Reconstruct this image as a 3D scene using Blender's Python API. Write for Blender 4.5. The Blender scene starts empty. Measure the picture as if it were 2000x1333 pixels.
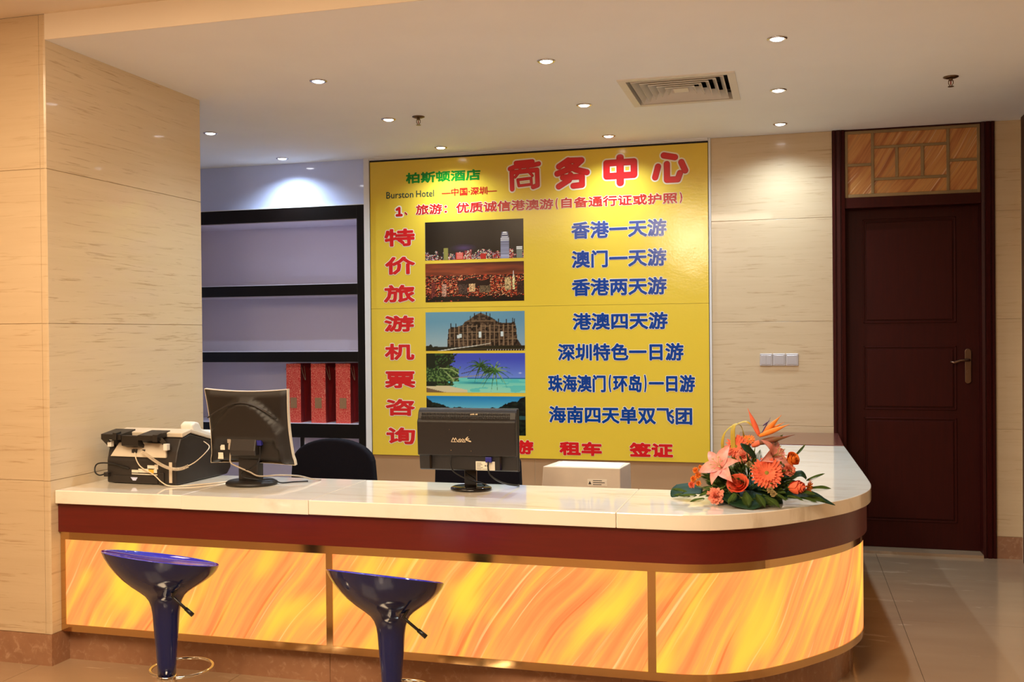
import bpy, math, random
import numpy as np
from mathutils import Vector, Matrix

# ------------------------------------------------------------------ camera, world, lights, exposure
S = bpy.context.scene
COL = S.collection
EYE = 1.365
cam_d = bpy.data.cameras.new('camera')
cam = bpy.data.objects.new('camera', cam_d)
COL.objects.link(cam)
cam_d.sensor_width = 36.0
cam_d.lens = 1956.13 / 2000 * 36
cam_d.clip_start = 0.05
yaw, pitch, roll = 0.27138616, -0.00735793, -0.0092788
F = Vector((-math.sin(yaw) * math.cos(pitch), math.cos(yaw) * math.cos(pitch), math.sin(pitch)))
Rt = Vector((math.cos(yaw), math.sin(yaw), 0))
U = Rt.cross(F)
r2 = math.cos(roll) * Rt + math.sin(roll) * U
u2 = -math.sin(roll) * Rt + math.cos(roll) * U
mw = Matrix((r2, u2, -F)).transposed().to_4x4()
mw.translation = Vector((0, 0, EYE))
cam.matrix_world = mw
S.camera = cam

w = bpy.data.worlds.new('world'); S.world = w; w.use_nodes = True
w.node_tree.nodes['Background'].inputs[0].default_value = (1.0, 0.72, 0.45, 1)
w.node_tree.nodes['Background'].inputs[1].default_value = 0.05

S.view_settings.view_transform = 'Standard'
S.view_settings.look = 'None'
S.view_settings.exposure = 0.30
S.view_settings.gamma = 1.0
S.view_settings.use_curve_mapping = False

def area(name, loc, sx, sy, power, col, rot=(0, 0, 0)):
    d = bpy.data.lights.new(name, 'AREA'); d.shape = 'RECTANGLE'; d.size = sx; d.size_y = sy
    d.energy = power; d.color = col
    o = bpy.data.objects.new(name, d); COL.objects.link(o); o.location = loc; o.rotation_euler = rot
    return o
WARM = (1.0, 0.70, 0.42)
def bulb(name, loc, power, col, radius):
    d = bpy.data.lights.new(name, 'POINT'); d.energy = power; d.color = col; d.shadow_soft_size = radius
    o = bpy.data.objects.new(name, d); COL.objects.link(o); o.location = loc; return o
area('lobby_fill_area', (-1.0, 1.0, 2.69), 1.6, 0.9, 76, (1.0, 0.83, 0.60))  # added warm fill above the camera side, brightens the counter front
bulb('unseen_lobby_bulb', (-1.15, 0.70, 2.45), 64, (1.0, 0.80, 0.58), 0.20)  # chandelier known from its warm reflection on the yellow board
area('lobby_fill_area', (-2.6, 1.9, 2.69), 1.2, 1.2, 46, (1.0, 0.76, 0.50))  # added fill out of view, for the floor and counter front
bulb('unseen_lobby_bulb', (-5.0, 0.2, 2.0), 22, WARM, 0.45)  # added soft bulb out of view, warm fill from the left
bulb('unseen_lobby_bulb', (2.6, -0.5, 2.05), 8, WARM, 0.5)  # added weak bulb out of view, lifts the ceiling from the right
SPOT_POWER = 47
SPOT_COLOR = (0.68, 0.85, 1.0)

# ------------------------------------------------------------------ colour and material helpers
def lin(c):
    c = c / 255.0
    return c / 12.92 if c <= 0.04045 else ((c + 0.055) / 1.055) ** 2.4
def rgb(r, g, b): return (lin(r), lin(g), lin(b), 1.0)

class N:
    def __init__(s, name):
        s.m = bpy.data.materials.new(name); s.m.use_nodes = True
        s.t = s.m.node_tree; s.b = s.t.nodes['Principled BSDF']
    def n(s, typ, **kw):
        o = s.t.nodes.new(typ)
        for k, v in kw.items():
            if k.startswith('i_'):
                key = k[2:]
                key = int(key) if key.isdigit() else key.replace('_', ' ')
                o.inputs[key].default_value = v
            else: setattr(o, k, v)
        return o
    def l(s, a, b): s.t.links.new(a, b)
    def p(s, **kw):
        for k, v in kw.items(): s.b.inputs[k.replace('_', ' ')].default_value = v

def mat(name, col, rough=0.5, metal=0.0, spec=0.5, coat=0.0, noise=0.0, nscale=20, bump=0.0, bscale=60):
    q = N(name); q.p(Base_Color=col, Roughness=rough, Metallic=metal)
    q.b.inputs['Specular IOR Level'].default_value = spec
    q.b.inputs['Coat Weight'].default_value = coat
    q.b.inputs['Coat Roughness'].default_value = 0.05
    tc = None
    if noise or bump: tc = q.n('ShaderNodeTexCoord')
    if noise:
        nz = q.n('ShaderNodeTexNoise', i_Scale=nscale, i_Detail=4.0)
        q.l(tc.outputs['Object'], nz.inputs['Vector'])
        rp = q.n('ShaderNodeMapRange'); rp.inputs[1].default_value = 0.3; rp.inputs[2].default_value = 0.7
        rp.inputs[3].default_value = 1 - noise; rp.inputs[4].default_value = 1 + noise * 0.4
        q.l(nz.outputs['Fac'], rp.inputs[0])
        mx = q.n('ShaderNodeMix', data_type='RGBA', blend_type='MULTIPLY'); mx.inputs[0].default_value = 1
        mx.inputs[6].default_value = col
        q.l(rp.outputs[0], mx.inputs[7]); q.l(mx.outputs[2], q.b.inputs['Base Color'])
    if bump:
        nb = q.n('ShaderNodeTexNoise', i_Scale=bscale, i_Detail=3.0)
        q.l(tc.outputs['Object'], nb.inputs['Vector'])
        bp = q.n('ShaderNodeBump'); bp.inputs['Strength'].default_value = bump; bp.inputs['Distance'].default_value = 0.01
        q.l(nb.outputs['Fac'], bp.inputs['Height']); q.l(bp.outputs[0], q.b.inputs['Normal'])
    return q.m

def veined(name, base, vein, tone, rough, rot, scl, lo=0.55, hi=0.68, tonescale=1.2, vscale=3.0, coat=0.3, amount=0.5):
    """stone with short streaks lying along one direction"""
    q = N(name); q.p(Roughness=rough); q.b.inputs['Coat Weight'].default_value = coat
    q.b.inputs['Coat Roughness'].default_value = 0.04
    tc = q.n('ShaderNodeTexCoord')
    mp = q.n('ShaderNodeMapping'); mp.inputs['Rotation'].default_value = rot; mp.inputs['Scale'].default_value = scl
    q.l(tc.outputs['Object'], mp.inputs['Vector'])
    n1 = q.n('ShaderNodeTexNoise', i_Scale=vscale, i_Detail=7.0, i_Roughness=0.62, i_Distortion=0.5)
    q.l(mp.outputs[0], n1.inputs['Vector'])
    r1 = q.n('ShaderNodeMapRange', interpolation_type='SMOOTHSTEP'); r1.inputs[1].default_value = lo; r1.inputs[2].default_value = hi
    r1.inputs[4].default_value = amount
    q.l(n1.outputs['Fac'], r1.inputs[0])
    n2 = q.n('ShaderNodeTexNoise', i_Scale=tonescale, i_Detail=3.0)
    q.l(mp.outputs[0], n2.inputs['Vector'])
    n3 = q.n('ShaderNodeTexNoise', i_Scale=1.7, i_Detail=2.0)
    q.l(tc.outputs['Object'], n3.inputs['Vector'])
    m0 = q.n('ShaderNodeMix', data_type='RGBA'); m0.inputs[6].default_value = base; m0.inputs[7].default_value = tone
    q.l(n2.outputs['Fac'], m0.inputs[0])
    mm = q.n('ShaderNodeMath', operation='MULTIPLY'); q.l(r1.outputs[0], mm.inputs[0])
    r3 = q.n('ShaderNodeMapRange'); r3.inputs[1].default_value = 0.35; r3.inputs[2].default_value = 0.6
    r3.inputs[3].default_value = 0.25
    q.l(n3.outputs['Fac'], r3.inputs[0]); q.l(r3.outputs[0], mm.inputs[1])
    m1 = q.n('ShaderNodeMix', data_type='RGBA'); m1.inputs[7].default_value = vein
    q.l(mm.outputs[0], m1.inputs[0]); q.l(m0.outputs[2], m1.inputs[6])
    q.l(m1.outputs[2], q.b.inputs['Base Color'])
    return q.m

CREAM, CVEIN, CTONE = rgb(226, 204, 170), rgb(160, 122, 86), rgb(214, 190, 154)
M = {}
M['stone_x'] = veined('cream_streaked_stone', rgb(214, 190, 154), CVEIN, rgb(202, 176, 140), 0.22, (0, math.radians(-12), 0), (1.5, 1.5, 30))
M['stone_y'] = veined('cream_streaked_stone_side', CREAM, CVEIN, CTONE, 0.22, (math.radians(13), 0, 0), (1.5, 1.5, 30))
M['top'] = veined('pale_marble', rgb(250, 241, 224), rgb(208, 190, 162), rgb(244, 232, 212), 0.10, (0, 0, math.radians(28)), (2.2, 9, 2.2), 0.5, 0.7, 1.5, 1.6, 0.5, 0.6)
M['brown'] = veined('brown_marble', rgb(142, 100, 74), rgb(206, 166, 132), rgb(170, 124, 92), 0.16, (0.4, 0.5, 0.3), (14, 26, 14), 0.50, 0.72, 1.0, 2.4, 0.4, 0.5)
M['floor'] = veined('beige_floor_marble', rgb(176, 148, 116), rgb(214, 190, 158), rgb(156, 126, 98), 0.14, (0, 0, math.radians(-32)), (1.4, 4.5, 1), 0.60, 0.66, 1.2, 1.7, 0.3, 0.5)
M['ceiling'] = mat('matt_ceiling_paint', rgb(248, 247, 244), 0.9, spec=0.2, noise=0.02, nscale=3)
M['beam'] = mat('cream_beam_paint', rgb(240, 224, 200), 0.85, spec=0.2, noise=0.02, nscale=3)
M['joint'] = mat('joint_filler', rgb(196, 172, 138), 0.9, noise=0.1)
M['lavender'] = mat('lavender_gloss_panel', rgb(205, 214, 250), 0.06, coat=0.6, noise=0.03, nscale=1.5)
M['white_lam'] = mat('pale_lavender_laminate', rgb(222, 214, 230), 0.28, noise=0.03, nscale=2)
M['white_edge'] = mat('white_lacquer', rgb(226, 222, 218), 0.35, noise=0.02, nscale=5)
M['blackwood'] = mat('black_brown_lacquer', rgb(15, 9, 8), 0.32, spec=0.3, noise=0.25, nscale=4)
M['tan_panel'] = mat('tan_laminate', rgb(176, 138, 100), 0.45, noise=0.04, nscale=3)
M['gold'] = mat('champagne_metal', rgb(214, 178, 128), 0.13, metal=1.0, noise=0.05, nscale=3)
M['goldframe'] = mat('aged_gold_metal', rgb(150, 124, 84), 0.38, metal=0.25, noise=0.18, nscale=9)
M['chrome'] = mat('polished_steel', rgb(214, 208, 200), 0.07, metal=1.0, noise=0.03, nscale=10)
M['brass'] = mat('satin_brass', rgb(128, 100, 80), 0.28, metal=0.9, noise=0.05, nscale=20)
M['blackplastic'] = mat('dark_brown_black_plastic', rgb(30, 24, 20), 0.42, noise=0.08, nscale=30, bump=0.15, bscale=600)
M['glossblack'] = mat('gloss_black_plastic', rgb(18, 14, 13), 0.10, noise=0.1, nscale=5)
M['darkgrey'] = mat('charcoal_plastic', rgb(40, 33, 29), 0.5, noise=0.06, nscale=30, bump=0.1, bscale=500)
M['beigeplastic'] = mat('beige_plastic', rgb(216, 200, 176), 0.45, noise=0.04, nscale=20)
M['whiteplastic'] = mat('white_plastic', rgb(232, 226, 214), 0.40, noise=0.03, nscale=10)
M['label'] = mat('white_sticker', rgb(236, 226, 206), 0.5, noise=0.05, nscale=60)
M['yellowlabel'] = mat('yellow_sticker', rgb(226, 178, 60), 0.5, noise=0.05, nscale=60)
M['ink'] = mat('black_print', rgb(40, 34, 30), 0.5, noise=0.05, nscale=60)
M['bluevga'] = mat('blue_plug', rgb(40, 40, 130), 0.4, noise=0.05)
M['cablegrey'] = mat('grey_cable', rgb(176, 160, 140), 0.45, noise=0.04)
M['cableblack'] = mat('black_cable', rgb(22, 20, 20), 0.4, noise=0.05)
M['cablewhite'] = mat('cream_cable', rgb(228, 210, 184), 0.4, noise=0.04)
M['fabric'] = mat('black_fabric', rgb(20, 17, 24), 0.95, spec=0.15, noise=0.2, nscale=200, bump=0.3, bscale=900)
M['bluein'] = mat('bright_blue_gloss', rgb(34, 40, 190), 0.08, coat=1.0, noise=0.04, nscale=3)
M['blueout'] = mat('navy_gloss', rgb(6, 24, 80), 0.12, coat=0.25, spec=0.35, noise=0.06, nscale=3)
M['ventwhite'] = mat('vent_paint', rgb(226, 218, 204), 0.5, noise=0.03, nscale=8)
M['dark'] = mat('dark_void', rgb(30, 24, 20), 0.9, noise=0.1)
M['bronze'] = mat('bronze_metal', rgb(110, 84, 58), 0.3, metal=0.9, noise=0.1)
M['glassbulb'] = mat('red_bulb', rgb(150, 50, 30), 0.1, noise=0.05)
M['switch'] = mat('silver_switch', rgb(206, 200, 200), 0.22, metal=0.35, noise=0.03, nscale=10)
M['screen'] = mat('dark_screen', rgb(16, 18, 24), 0.15, noise=0.05)
M['logo'] = mat('cream_print', rgb(232, 208, 170), 0.5, noise=0.03)

def wood(name, c1, c2, rough, axis=2, coat=0.25, spec=0.5):
    q = N(name); q.p(Roughness=rough); q.b.inputs['Specular IOR Level'].default_value = spec; q.b.inputs['Coat Weight'].default_value = coat
    q.b.inputs['Coat Roughness'].default_value = 0.15
    tc = q.n('ShaderNodeTexCoord'); mp = q.n('ShaderNodeMapping')
    s = [14, 14, 14]; s[axis] = 1.0; mp.inputs['Scale'].default_value = s
    q.l(tc.outputs['Object'], mp.inputs['Vector'])
    n1 = q.n('ShaderNodeTexNoise', i_Scale=5.0, i_Detail=6.0, i_Distortion=0.8); q.l(mp.outputs[0], n1.inputs['Vector'])
    m0 = q.n('ShaderNodeMix', data_type='RGBA'); m0.inputs[6].default_value = c1; m0.inputs[7].default_value = c2
    q.l(n1.outputs['Fac'], m0.inputs[0]); q.l(m0.outputs[2], q.b.inputs['Base Color'])
    return q.m
M['mahogany'] = wood('dark_mahogany', rgb(66, 16, 10), rgb(46, 11, 8), 0.42, coat=0.0, spec=0.16)
M['redwood'] = wood('red_mahogany_band', rgb(106, 26, 18), rgb(86, 20, 15), 0.34, axis=0, coat=0.08)
M['flapwood'] = wood('red_brown_flap', rgb(120, 66, 56), rgb(96, 50, 42), 0.22, axis=0, coat=0.5)

def onyx(name, emit, coord='UV', dim=1.0):
    """diagonally streaked honey onyx; a backlit sheet gives off its own light"""
    q = N(name); q.p(Roughness=0.25 if emit else 0.3)
    tc = q.n('ShaderNodeTexCoord')
    src = tc.outputs[coord]
    if coord == 'Object':
        sx = q.n('ShaderNodeSeparateXYZ'); q.l(src, sx.inputs[0])
        cx = q.n('ShaderNodeCombineXYZ'); q.l(sx.outputs[0], cx.inputs[0]); q.l(sx.outputs[2], cx.inputs[1])
        src = cx.outputs[0]
    # slow bending of the flow
    nd = q.n('ShaderNodeTexNoise', i_Scale=1.6, i_Detail=1.0); q.l(src, nd.inputs['Vector'])
    vm = q.n('ShaderNodeVectorMath', operation='SCALE'); vm.inputs[3].default_value = 0.16
    q.l(nd.outputs['Color'], vm.inputs[0])
    va = q.n('ShaderNodeVectorMath', operation='ADD'); q.l(src, va.inputs[0]); q.l(vm.outputs[0], va.inputs[1])
    mr = q.n('ShaderNodeMapping', vector_type='POINT'); mr.inputs['Rotation'].default_value = (0, 0, math.radians(-56))
    q.l(va.outputs[0], mr.inputs['Vector'])
    ms = q.n('ShaderNodeMapping'); ms.inputs['Scale'].default_value = (0.75, 17, 1); q.l(mr.outputs[0], ms.inputs['Vector'])
    n1 = q.n('ShaderNodeTexNoise', i_Scale=1.5, i_Detail=6.0, i_Roughness=0.60, i_Distortion=0.12); q.l(ms.outputs[0], n1.inputs['Vector'])
    r = q.n('ShaderNodeValToRGB'); e = r.color_ramp.elements
    if emit: cs = [(0.28, (252, 138, 74)), (0.40, (252, 152, 80)), (0.50, (252, 166, 86)), (0.60, (250, 182, 82)), (0.70, (252, 204, 84)), (0.80, (253, 196, 104))]
    else: cs = [(0.30, (150, 84, 44)), (0.44, (186, 120, 66)), (0.54, (204, 146, 80)), (0.64, (186, 130, 76)), (0.74, (232, 206, 168)), (0.84, (210, 160, 100))]
    e[0].position, e[0].color = cs[0][0], rgb(*cs[0][1]); e[1].position, e[1].color = cs[-1][0], rgb(*cs[-1][1])
    for p_, c_ in cs[1:-1]:
        x = e.new(p_); x.color = rgb(*c_)
    q.l(n1.outputs['Fac'], r.inputs[0])
    # thin pale and dark threads
    mt = q.n('ShaderNodeMapping'); mt.inputs['Scale'].default_value = (0.6, 26, 1); q.l(mr.outputs[0], mt.inputs['Vector'])
    n2 = q.n('ShaderNodeTexNoise', i_Scale=2.0, i_Detail=4.0, i_Distortion=0.3); q.l(mt.outputs[0], n2.inputs['Vector'])
    r2_ = q.n('ShaderNodeMapRange', interpolation_type='SMOOTHSTEP'); r2_.inputs[1].default_value = 0.60; r2_.inputs[2].default_value = 0.72
    r2_.inputs[4].default_value = 0.75
    q.l(n2.outputs['Fac'], r2_.inputs[0])
    m1 = q.n('ShaderNodeMix', data_type='RGBA'); m1.inputs[7].default_value = rgb(255, 222, 140) if emit else rgb(236, 206, 170)
    q.l(r2_.outputs[0], m1.inputs[0]); q.l(r.outputs[0], m1.inputs[6])
    r3 = q.n('ShaderNodeMapRange', interpolation_type='SMOOTHSTEP'); r3.inputs[1].default_value = 0.40; r3.inputs[2].default_value = 0.30
    r3.inputs[4].default_value = 0.6
    q.l(n2.outputs['Fac'], r3.inputs[0])
    m2 = q.n('ShaderNodeMix', data_type='RGBA'); m2.inputs[7].default_value = rgb(250, 108, 50) if emit else rgb(150, 80, 44)
    q.l(r3.outputs[0], m2.inputs[0]); q.l(m1.outputs[2], m2.inputs[6])
    if emit:
        # soft glow patches painted into the emission, in place of lamps behind the sheet
        mb = q.n('ShaderNodeMapping'); mb.inputs['Scale'].default_value = (1.5, 4.6, 1); q.l(mr.outputs[0], mb.inputs['Vector'])
        n4 = q.n('ShaderNodeTexNoise', i_Scale=1.6, i_Detail=1.5); q.l(mb.outputs[0], n4.inputs['Vector'])
        r4 = q.n('ShaderNodeMapRange', interpolation_type='SMOOTHSTEP'); r4.inputs[1].default_value = 0.48; r4.inputs[2].default_value = 0.78; r4.inputs[4].default_value = 0.9
        q.l(n4.outputs['Fac'], r4.inputs[0])
        m3 = q.n('ShaderNodeMix', data_type='RGBA'); m3.inputs[7].default_value = rgb(255, 226, 70)
        q.l(r4.outputs[0], m3.inputs[0]); q.l(m2.outputs[2], m3.inputs[6])
        q.l(m3.outputs[2], q.b.inputs['Emission Color'])
        q.b.inputs['Emission Strength'].default_value = 0.92 * 0.87 * dim
        q.p(Base_Color=rgb(60, 36, 18))
    else:
        q.l(m2.outputs[2], q.b.inputs['Base Color'])
    return q.m
M['onyx_lit'] = onyx('backlit_onyx', True)
M['onyx'] = onyx('honey_onyx', False, 'Object')

def vinyl(name, col):
    q = N(name); q.p(Base_Color=col, Roughness=0.16); q.b.inputs['Coat Weight'].default_value = 0.0
    tc = q.n('ShaderNodeTexCoord')
    n1 = q.n('ShaderNodeTexNoise', i_Scale=70.0, i_Detail=3.0); q.l(tc.outputs['Object'], n1.inputs['Vector'])
    n2 = q.n('ShaderNodeTexNoise', i_Scale=6.0, i_Detail=1.0); q.l(tc.outputs['Object'], n2.inputs['Vector'])
    ad = q.n('ShaderNodeMath', operation='MULTIPLY_ADD'); ad.inputs[1].default_value = 3.0
    q.l(n2.outputs['Fac'], ad.inputs[0]); q.l(n1.outputs['Fac'], ad.inputs[2])
    bp = q.n('ShaderNodeBump'); bp.inputs['Strength'].default_value = 0.25; bp.inputs['Distance'].default_value = 0.0012
    q.l(ad.outputs[0], bp.inputs['Height']); q.l(bp.outputs[0], q.b.inputs['Normal'])
    return q.m
M['yellow'] = vinyl('yellow_vinyl', rgb(230, 194, 62))
M['pred'] = vinyl('red_print', rgb(214, 34, 36))
M['pdred'] = vinyl('dark_red_print', rgb(188, 28, 24))
M['pblue'] = vinyl('blue_print', rgb(6, 62, 142))
M['pwhite'] = vinyl('white_print', rgb(240, 228, 204))
M['pgreen'] = vinyl('green_print', rgb(10, 130, 36))
M['pdark'] = vinyl('dark_green_print', rgb(20, 62, 62))
def photo_mat():
    q = N('printed_photo'); q.p(Roughness=0.2)
    a = q.n('ShaderNodeVertexColor', layer_name='ink')
    nz = q.n('ShaderNodeTexNoise', i_Scale=300.0); tc = q.n('ShaderNodeTexCoord'); q.l(tc.outputs['Object'], nz.inputs['Vector'])
    bp = q.n('ShaderNodeBump'); bp.inputs['Strength'].default_value = 0.05; bp.inputs['Distance'].default_value = 0.001
    q.l(nz.outputs['Fac'], bp.inputs['Height']); q.l(bp.outputs[0], q.b.inputs['Normal'])
    q.l(a.outputs[0], q.b.inputs['Base Color'])
    return q.m
M['photo'] = photo_mat()

def emitter(name, col, st):
    q = N(name); q.p(Base_Color=(1, 1, 1, 1)); q.b.inputs['Emission Color'].default_value = col
    q.b.inputs['Emission Strength'].default_value = st; return q.m
M['lamp'] = emitter('lit_lamp', (0.93, 0.93, 1, 1), 9.0)

# ------------------------------------------------------------------ mesh helpers
class MB:
    def __init__(s): s.v = []; s.f = []; s.mi = []; s.uv = {}; s.cur = 0
    def add(s, vs, fs, uvs=None):
        o = len(s.v); s.v += [tuple(v) for v in vs]
        for i, f in enumerate(fs):
            if uvs: s.uv[len(s.f)] = uvs[i]
            s.f.append(tuple(o + k for k in f)); s.mi.append(s.cur)
        return s
    def box(s, x0, x1, y0, y1, z0, z1):
        v = [(x, y, z) for z in (z0, z1) for y in (y0, y1) for x in (x0, x1)]
        return s.add(v, [(0, 2, 3, 1), (4, 5, 7, 6), (0, 1, 5, 4), (2, 6, 7, 3), (0, 4, 6, 2), (1, 3, 7, 5)])
    def prism(s, poly, z0, z1):
        n = len(poly)
        v = [(x, y, z0) for x, y in poly] + [(x, y, z1) for x, y in poly]
        return s.add(v, [tuple(range(n))[::-1], tuple(range(n, 2 * n))] + [(i, (i + 1) % n, n + (i + 1) % n, n + i) for i in range(n)])
    def prism_x(s, poly, x0, x1):            # polygon in (y, z) extruded along x
        n = len(poly)
        v = [(x0, y, z) for y, z in poly] + [(x1, y, z) for y, z in poly]
        return s.add(v, [tuple(range(n)), tuple(range(n, 2 * n))[::-1]] + [(i, n + i, n + (i + 1) % n, (i + 1) % n) for i in range(n)])
    def prism_y(s, poly, y0, y1):            # polygon in (x, z) extruded along y
        n = len(poly)
        v = [(x, y0, z) for x, z in poly] + [(x, y1, z) for x, z in poly]
        return s.add(v, [tuple(range(n)), tuple(range(n, 2 * n))[::-1]] + [(i, n + i, n + (i + 1) % n, (i + 1) % n) for i in range(n)])
    def lathe(s, prof, c=(0, 0, 0), n=32, warp=None, axis='z'):
        vs = []; fs = []
        for r, z in prof:
            for k in range(n):
                a = 2 * math.pi * k / n
                p = (r * math.cos(a), r * math.sin(a), z)
                if axis == 'y': p = (p[0], p[2], p[1])
                if axis == 'x': p = (p[2], p[0], p[1])
                if warp: p = warp(p)
                vs.append((p[0] + c[0], p[1] + c[1], p[2] + c[2]))
        m = len(prof)
        for i in range(m - 1):
            for k in range(n):
                k2 = (k + 1) % n
                fs.append((i * n + k, i * n + k2, (i + 1) * n + k2, (i + 1) * n + k))
        if prof[0][0] > 1e-6: fs.append(tuple(range(n))[::-1])
        if prof[-1][0] > 1e-6: fs.append(tuple((m - 1) * n + k for k in range(n)))
        return s.add(vs, fs)
    def tube(s, pts, r, n=8, closed=False, cap=True):
        P = [Vector(p) for p in pts]; m = len(P)
        rr = r if isinstance(r, (list, tuple)) else [r] * m
        T = []
        for i in range(m):
            a = P[(i - 1) % m] if (closed or i > 0) else P[i]
            b = P[(i + 1) % m] if (closed or i < m - 1) else P[i]
            t = (b - a); T.append(t.normalized() if t.length > 1e-9 else Vector((0, 0, 1)))
        up = Vector((0, 0, 1)) if abs(T[0].z) < 0.9 else Vector((1, 0, 0))
        u = T[0].cross(up).normalized(); vs = []
        for i in range(m):
            u = (u - T[i] * u.dot(T[i])).normalized(); v = T[i].cross(u)
            for k in range(n):
                a = 2 * math.pi * k / n
                vs.append(P[i] + (u * math.cos(a) + v * math.sin(a)) * rr[i])
        fs = []
        for i in range(m if closed else m - 1):
            for k in range(n):
                i2 = (i + 1) % m; k2 = (k + 1) % n
                fs.append((i * n + k, i * n + k2, i2 * n + k2, i2 * n + k))
        if cap and not closed:
            fs.append(tuple(range(n))[::-1]); fs.append(tuple((m - 1) * n + k for k in range(n)))
        return s.add(vs, fs)
    def ribbon(s, pth, z0, z1, th, s0=0.0):
        """upright strip following a plan path, front face on the path, thickness towards the inside, uv = arc length, height"""
        q = offset(pth, th); n = len(pth); L = [s0]
        for i in range(1, n): L.append(L[-1] + math.dist(pth[i], pth[i - 1]))
        v = []
        for i in range(n):
            v += [(pth[i][0], pth[i][1], z0), (pth[i][0], pth[i][1], z1), (q[i][0], q[i][1], z0), (q[i][0], q[i][1], z1)]
        fs = []; uv = []
        for i in range(n - 1):
            a, b = 4 * i, 4 * (i + 1)
            fs.append((a, b, b + 1, a + 1)); uv.append([(L[i], z0), (L[i + 1], z0), (L[i + 1], z1), (L[i], z1)])
            for f in ((a + 2, a + 3, b + 3, b + 2), (a + 1, b + 1, b + 3, a + 3), (a, a + 2, b + 2, b)):
                fs.append(f); uv.append([(L[i], z0)] * 4)
        e = 4 * (n - 1)
        fs += [(0, 1, 3, 2), (e, e + 2, e + 3, e + 1)]; uv += [[(L[0], z0)] * 4, [(L[-1], z0)] * 4]
        return s.add(v, fs, uv)
    def xf(s, mtx, start=0):
        for i in range(start, len(s.v)):
            s.v[i] = tuple(mtx @ Vector(s.v[i]))
        return s

def offset(p, d):
    out = []; n = len(p)
    for i in range(n):
        a = p[max(i - 1, 0)]; b = p[min(i + 1, n - 1)]
        dx, dy = b[0] - a[0], b[1] - a[1]; l = math.hypot(dx, dy)
        out.append((p[i][0] - dy / l * d, p[i][1] + dx / l * d))
    return out

def link(name, data, parent=None, loc=None, rot=None):
    o = bpy.data.objects.new(name, data); COL.objects.link(o)
    if parent is not None: o.parent = parent
    if loc is not None: o.location = loc
    if rot is not None: o.rotation_euler = rot
    return o

def wpos(o):
    p = Vector((0, 0, 0))
    while o is not None:
        p += o.location; o = o.parent
    return p

def obj(name, mb, m, parent=None, smooth=False, bevel=0.0, local=False, loc=None, rot=None, seg=2):
    me = bpy.data.meshes.new(name); me.from_pydata(mb.v, [], mb.f)
    ms = m if isinstance(m, (list, tuple)) else [m]
    for k in ms: me.materials.append(k)
    if len(ms) > 1: me.polygons.foreach_set('material_index', mb.mi)
    if mb.uv:
        ul = me.uv_layers.new(name='UVMap')
        for p in me.polygons:
            uvs = mb.uv.get(p.index)
            if uvs:
                for li, t in zip(p.loop_indices, uvs): ul.data[li].uv = t
    if smooth:
        me.polygons.foreach_set('use_smooth', [True] * len(me.polygons))
    me.update()
    o = link(name, me, parent, loc, rot)
    if parent is not None and not local and loc is None:
        o.location = -wpos(parent)
    if bevel:
        b = o.modifiers.new('bevel', 'BEVEL'); b.width = bevel; b.segments = seg; b.limit_method = 'ANGLE'; b.angle_limit = math.radians(40)
    if smooth == 'auto' or (smooth and bevel):
        pass
    return o

def smooth_by_angle(o, deg=35):
    me = o.data
    me.polygons.foreach_set('use_smooth', [True] * len(me.polygons))
    import bmesh
    bm = bmesh.new(); bm.from_mesh(me)
    for e in bm.edges:
        e.smooth = not (len(e.link_faces) == 2 and e.calc_face_angle(0) > math.radians(deg))
    bm.to_mesh(me); bm.free()
    return o

def tag(o, label=None, cat=None, group=None, kind=None):
    if label: o['label'] = label
    if cat: o['category'] = cat
    if group: o['group'] = group
    if kind: o['kind'] = kind
    return o
def thing(name, loc, label=None, cat=None, group=None, kind=None, rotz=0.0):
    o = link(name, None, None, loc, (0, 0, rotz)); o.empty_display_size = 0.1
    return tag(o, label, cat, group, kind)
def copy_tree(o, parent=None):
    c = o.copy(); COL.objects.link(c); c.parent = parent
    for ch in list(o.children): copy_tree(ch, c)
    return c
def B(*a): return MB().box(*a)

# ------------------------------------------------------------------ the setting
PX, PY0, PY1 = -2.966, 3.485, 4.615           # pillar: right face, front face, back face
WY = 6.505                                    # face of the back wall
CZ = 2.6                                      # low ceiling
LZ = 2.706                                    # lobby ceiling
XR = 1.312                                    # right wall
JZ = [0.131, 0.770, 1.425, 2.068]             # horizontal joints of the wall stone
G = 0.0022

# floor
fl = obj('floor', B(-6, 5, -6, 7.2, -0.12, -0.014), M['joint']); tag(fl, kind='structure')
xs = [-3.908 + 0.88 * i for i in range(-2, 7)]; ys = [5.905 - 0.885 * i for i in range(-1, 8)][::-1]
tile_cache = {}
for i in range(len(xs) - 1):
    for j in range(len(ys) - 1):
        obj('floor_tile', B(xs[i] + 0.001, xs[i + 1] - 0.001, ys[j] + 0.001, ys[j + 1] - 0.001, -0.02, 0.0), M['floor'], fl)
obj('floor_slab', B(-6, 5, -6, ys[0] - 0.001, -0.02, 0.0), M['floor'], fl)
obj('floor_slab', B(xs[-1] + 0.001, 5, ys[0], 7.0, -0.02, 0.0), M['floor'], fl)
obj('floor_slab', B(-6, xs[0] - 0.001, ys[0], 7.0, -0.02, 0.0), M['floor'], fl)

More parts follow.
